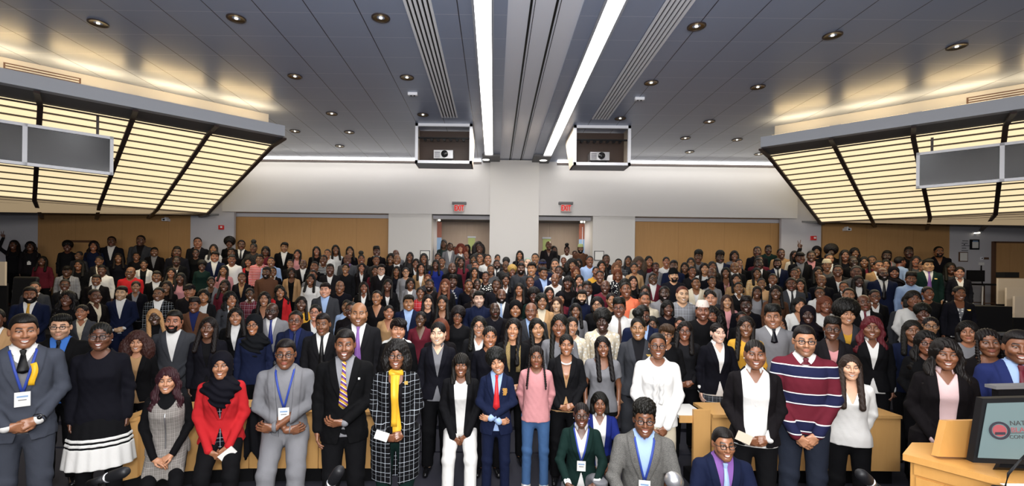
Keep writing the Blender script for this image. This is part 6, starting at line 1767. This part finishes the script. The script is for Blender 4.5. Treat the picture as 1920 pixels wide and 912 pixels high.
# microphones between the camera and the group
def micstand(u0, v0, u1, v1, y, label, head='black', r=.017, grille=False):
    a, e = at(u0, v0, y), at(u1, v1, y-.05 if not grille else y); foot = Vector((a.x-(e.x-a.x)*.4, y-.15, 0))
    p = link('microphone_stand', None, M=foot, label=label, category='microphone', group='microphones before the group')
    A, E = a-foot, e-foot
    B().disc((0, 0, 0), .13, 28, 'z', .025).obj('base', 'black', p, True)
    low = Vector((0, 0, .9)); link('pole', new_mesh('pole', *tube_geo([(0, 0, .02), low], .011), MAT['black']), p)
    link('gooseneck', new_mesh('gooseneck', *tube_geo([low, low*.6+A*.4+Vector((-.01, 0, .02)), A-(E-A)*.25, A], .0065), MAT['black']), p)
    d = (E-A)
    if grille:
        link('handle', new_mesh('handle', *tube_geo([A, A+d*.6], [.012, .017], 12), MAT['black']), p); V, Q = nets(lambda P: sp(P, tuple(E), r), tuple(E-Vector((r*1.5,)*3)), tuple(E+Vector((r*1.5,)*3)), r/7); link('grille', new_mesh('grille', V, Q, MAT['silver']), p)
    else:
        link('ring', new_mesh('ring', *tube_geo([A+d*.02, A+d*.12], r*.9, 14), MAT['silver']), p)
        link('windscreen', new_mesh('windscreen', *tube_geo([A+d*.12, A+d*.25, A+d*.8, A+d*.95, E], [r*.8, r, r*1.02, r*.8, r*.3], 14), MAT['black']), p); link('neck_tube', new_mesh('neck_tube', *tube_geo([A-d*.9, A+d*.03], r*.72, 12), MAT['black']), p)
micstand(200, 897, 238, 884, 1.5, 'black microphone pointing right in the bottom left corner')
micstand(620, 908, 639, 879, 1.5, 'black microphone rising before the man in the striped tie')
micstand(1258, 925, 1262, 901, 1.6, 'silver grilled microphone before the crouching tweed blazer man', r=.028, grille=True)
micstand(1632, 905, 1611, 887, 1.5, 'black microphone before the white wrap blouse woman')
# things at the sides
def board(u0, u1, v0, v1, y, label, side, mat='beige'):
    a, e = at(u0, v0, y), at(u1, v1, y); f0 = floor_z(y)
    p = link('partition_board', None, M=Vector((min(a.x, e.x), y, f0)), label=label, category='board', group='pale desk boards at the sides')
    w = abs(e.x-a.x); z0, z1 = min(a.z, e.z)-f0, max(a.z, e.z)-f0
    B().box((0, 0, z0), (w, .04, z1)).obj('panel', mat, p); B().box((.03, .04, 0), (w, .08, z0+.05)).obj('plinth', 'black', p)
board(1872, 1990, 522, 572, 10.6, 'pale desk board by the wood door, farthest of three', 1)
board(1888, 1990, 540, 590, 10.0, 'pale desk board at the right edge, middle of three', 1)
board(1903, 1990, 556, 597, 9.4, 'pale desk board at the right edge, nearest of three', 1)
board(-80, 9, 490, 536, 10.0, 'pale desk board at the left edge behind the black chair', -1)
a = at(1827, 575, 9.0); f0 = floor_z(9.0)
p = link('equipment_console', None, M=Vector((a.x, 9.0, f0)), label='low black equipment console before the black high chair', category='console')
h = a.z-f0; B().box((0, 0, 0), (.82, .6, h*.62)).obj('cabinet', 'black', p); B().box((-.02, -.03, h*.62), (.84, .62, h*.66)).obj('shelf', 'soffit', p); B().box((.0, .1, h*.66), (.82, .55, h)).obj('upper_box', 'black', p); B().box((.05, -.005, h*.2), (.77, 0, h*.3)).obj('grille', 'soffit', p)
a = at(1890, 521, 10.7); link('control_box', B().box((-.15, 0, 0), (.16, .2, .12)).mesh('control_box', 'black'), M=Vector((a.x-.02, 10.6, a.z)), label='small black box on top of the farthest pale desk board', category='box')
y = 12.7; s = at(1844, 532, y); f0 = floor_z(y); p = link('high_chair', None, M=Vector((s.x, y, f0)), label='black high chair with flat backrest before the pale right wall', category='chair'); h = s.z-f0
B().box((-.27, -.24, h-.05), (.3, .24, h)).obj('seat', 'black', p)
zb = at(1844, 507, y).z-f0; B().box((-.23, .18, h+.05), (.22, .23, zb)).obj('backrest', 'black', p)
for sx in (-1, 1):
    for sy in (-1, 1): link('leg', new_mesh('leg', *tube_geo([(sx*.22, sy*.2, h-.05), (sx*.29, sy*.25, 0)], .016), MAT['brown' if sx > 0 else 'grille']), p)
    link('back_post', new_mesh('back_post', *tube_geo([(sx*.18, .2, h-.04), (sx*.18, .22, h+.1)], .014), MAT['black']), p)
for sy in (-1, 1): link('stretcher', new_mesh('stretcher', *tube_geo([(-.26, sy*.22, h*.45), (.26, sy*.22, h*.45)], .012), MAT['brown']), p)
link('antenna', new_mesh('antenna', *tube_geo([(.14, .2, zb), (.14, .2, zb+.13)], .015), MAT['black']), p)
y = 9.2; s = at(22, 560, y); f0 = floor_z(y); p = link('auditorium_chair', None, M=Vector((s.x, y, f0)), label='black auditorium chair at the left edge before the pale board', category='chair'); zt = at(22, 519, y).z-f0
V, Q = nets(lambda P: smax(smax(np.abs(P[0])-.24, np.abs(P[1]-.2-.08*(P[2]-.5))-.04, .02), np.abs(P[2]-(.48+zt)/2)-(zt-.48)/2, .04), (-.3, 0, .35), (.3, .4, zt+.1), .02); link('backrest', new_mesh('backrest', V, Q, MAT['black']), p)
V, Q = nets(lambda P: smax(smax(np.abs(P[0])-.24, np.abs(P[1]+.04)-.23, .03), np.abs(P[2]-.45)-.045, .03), (-.3, -.35, .35), (.3, .3, .55), .02); link('seat', new_mesh('seat', V, Q, MAT['black']), p)
link('pedestal', new_mesh('pedestal', *tube_geo([(0, 0, .42), (0, 0, .03)], .035), MAT['soffit']), p); B().disc((0, 0, 0), .24, 24, 'z', .03).obj('base', 'soffit', p, True)
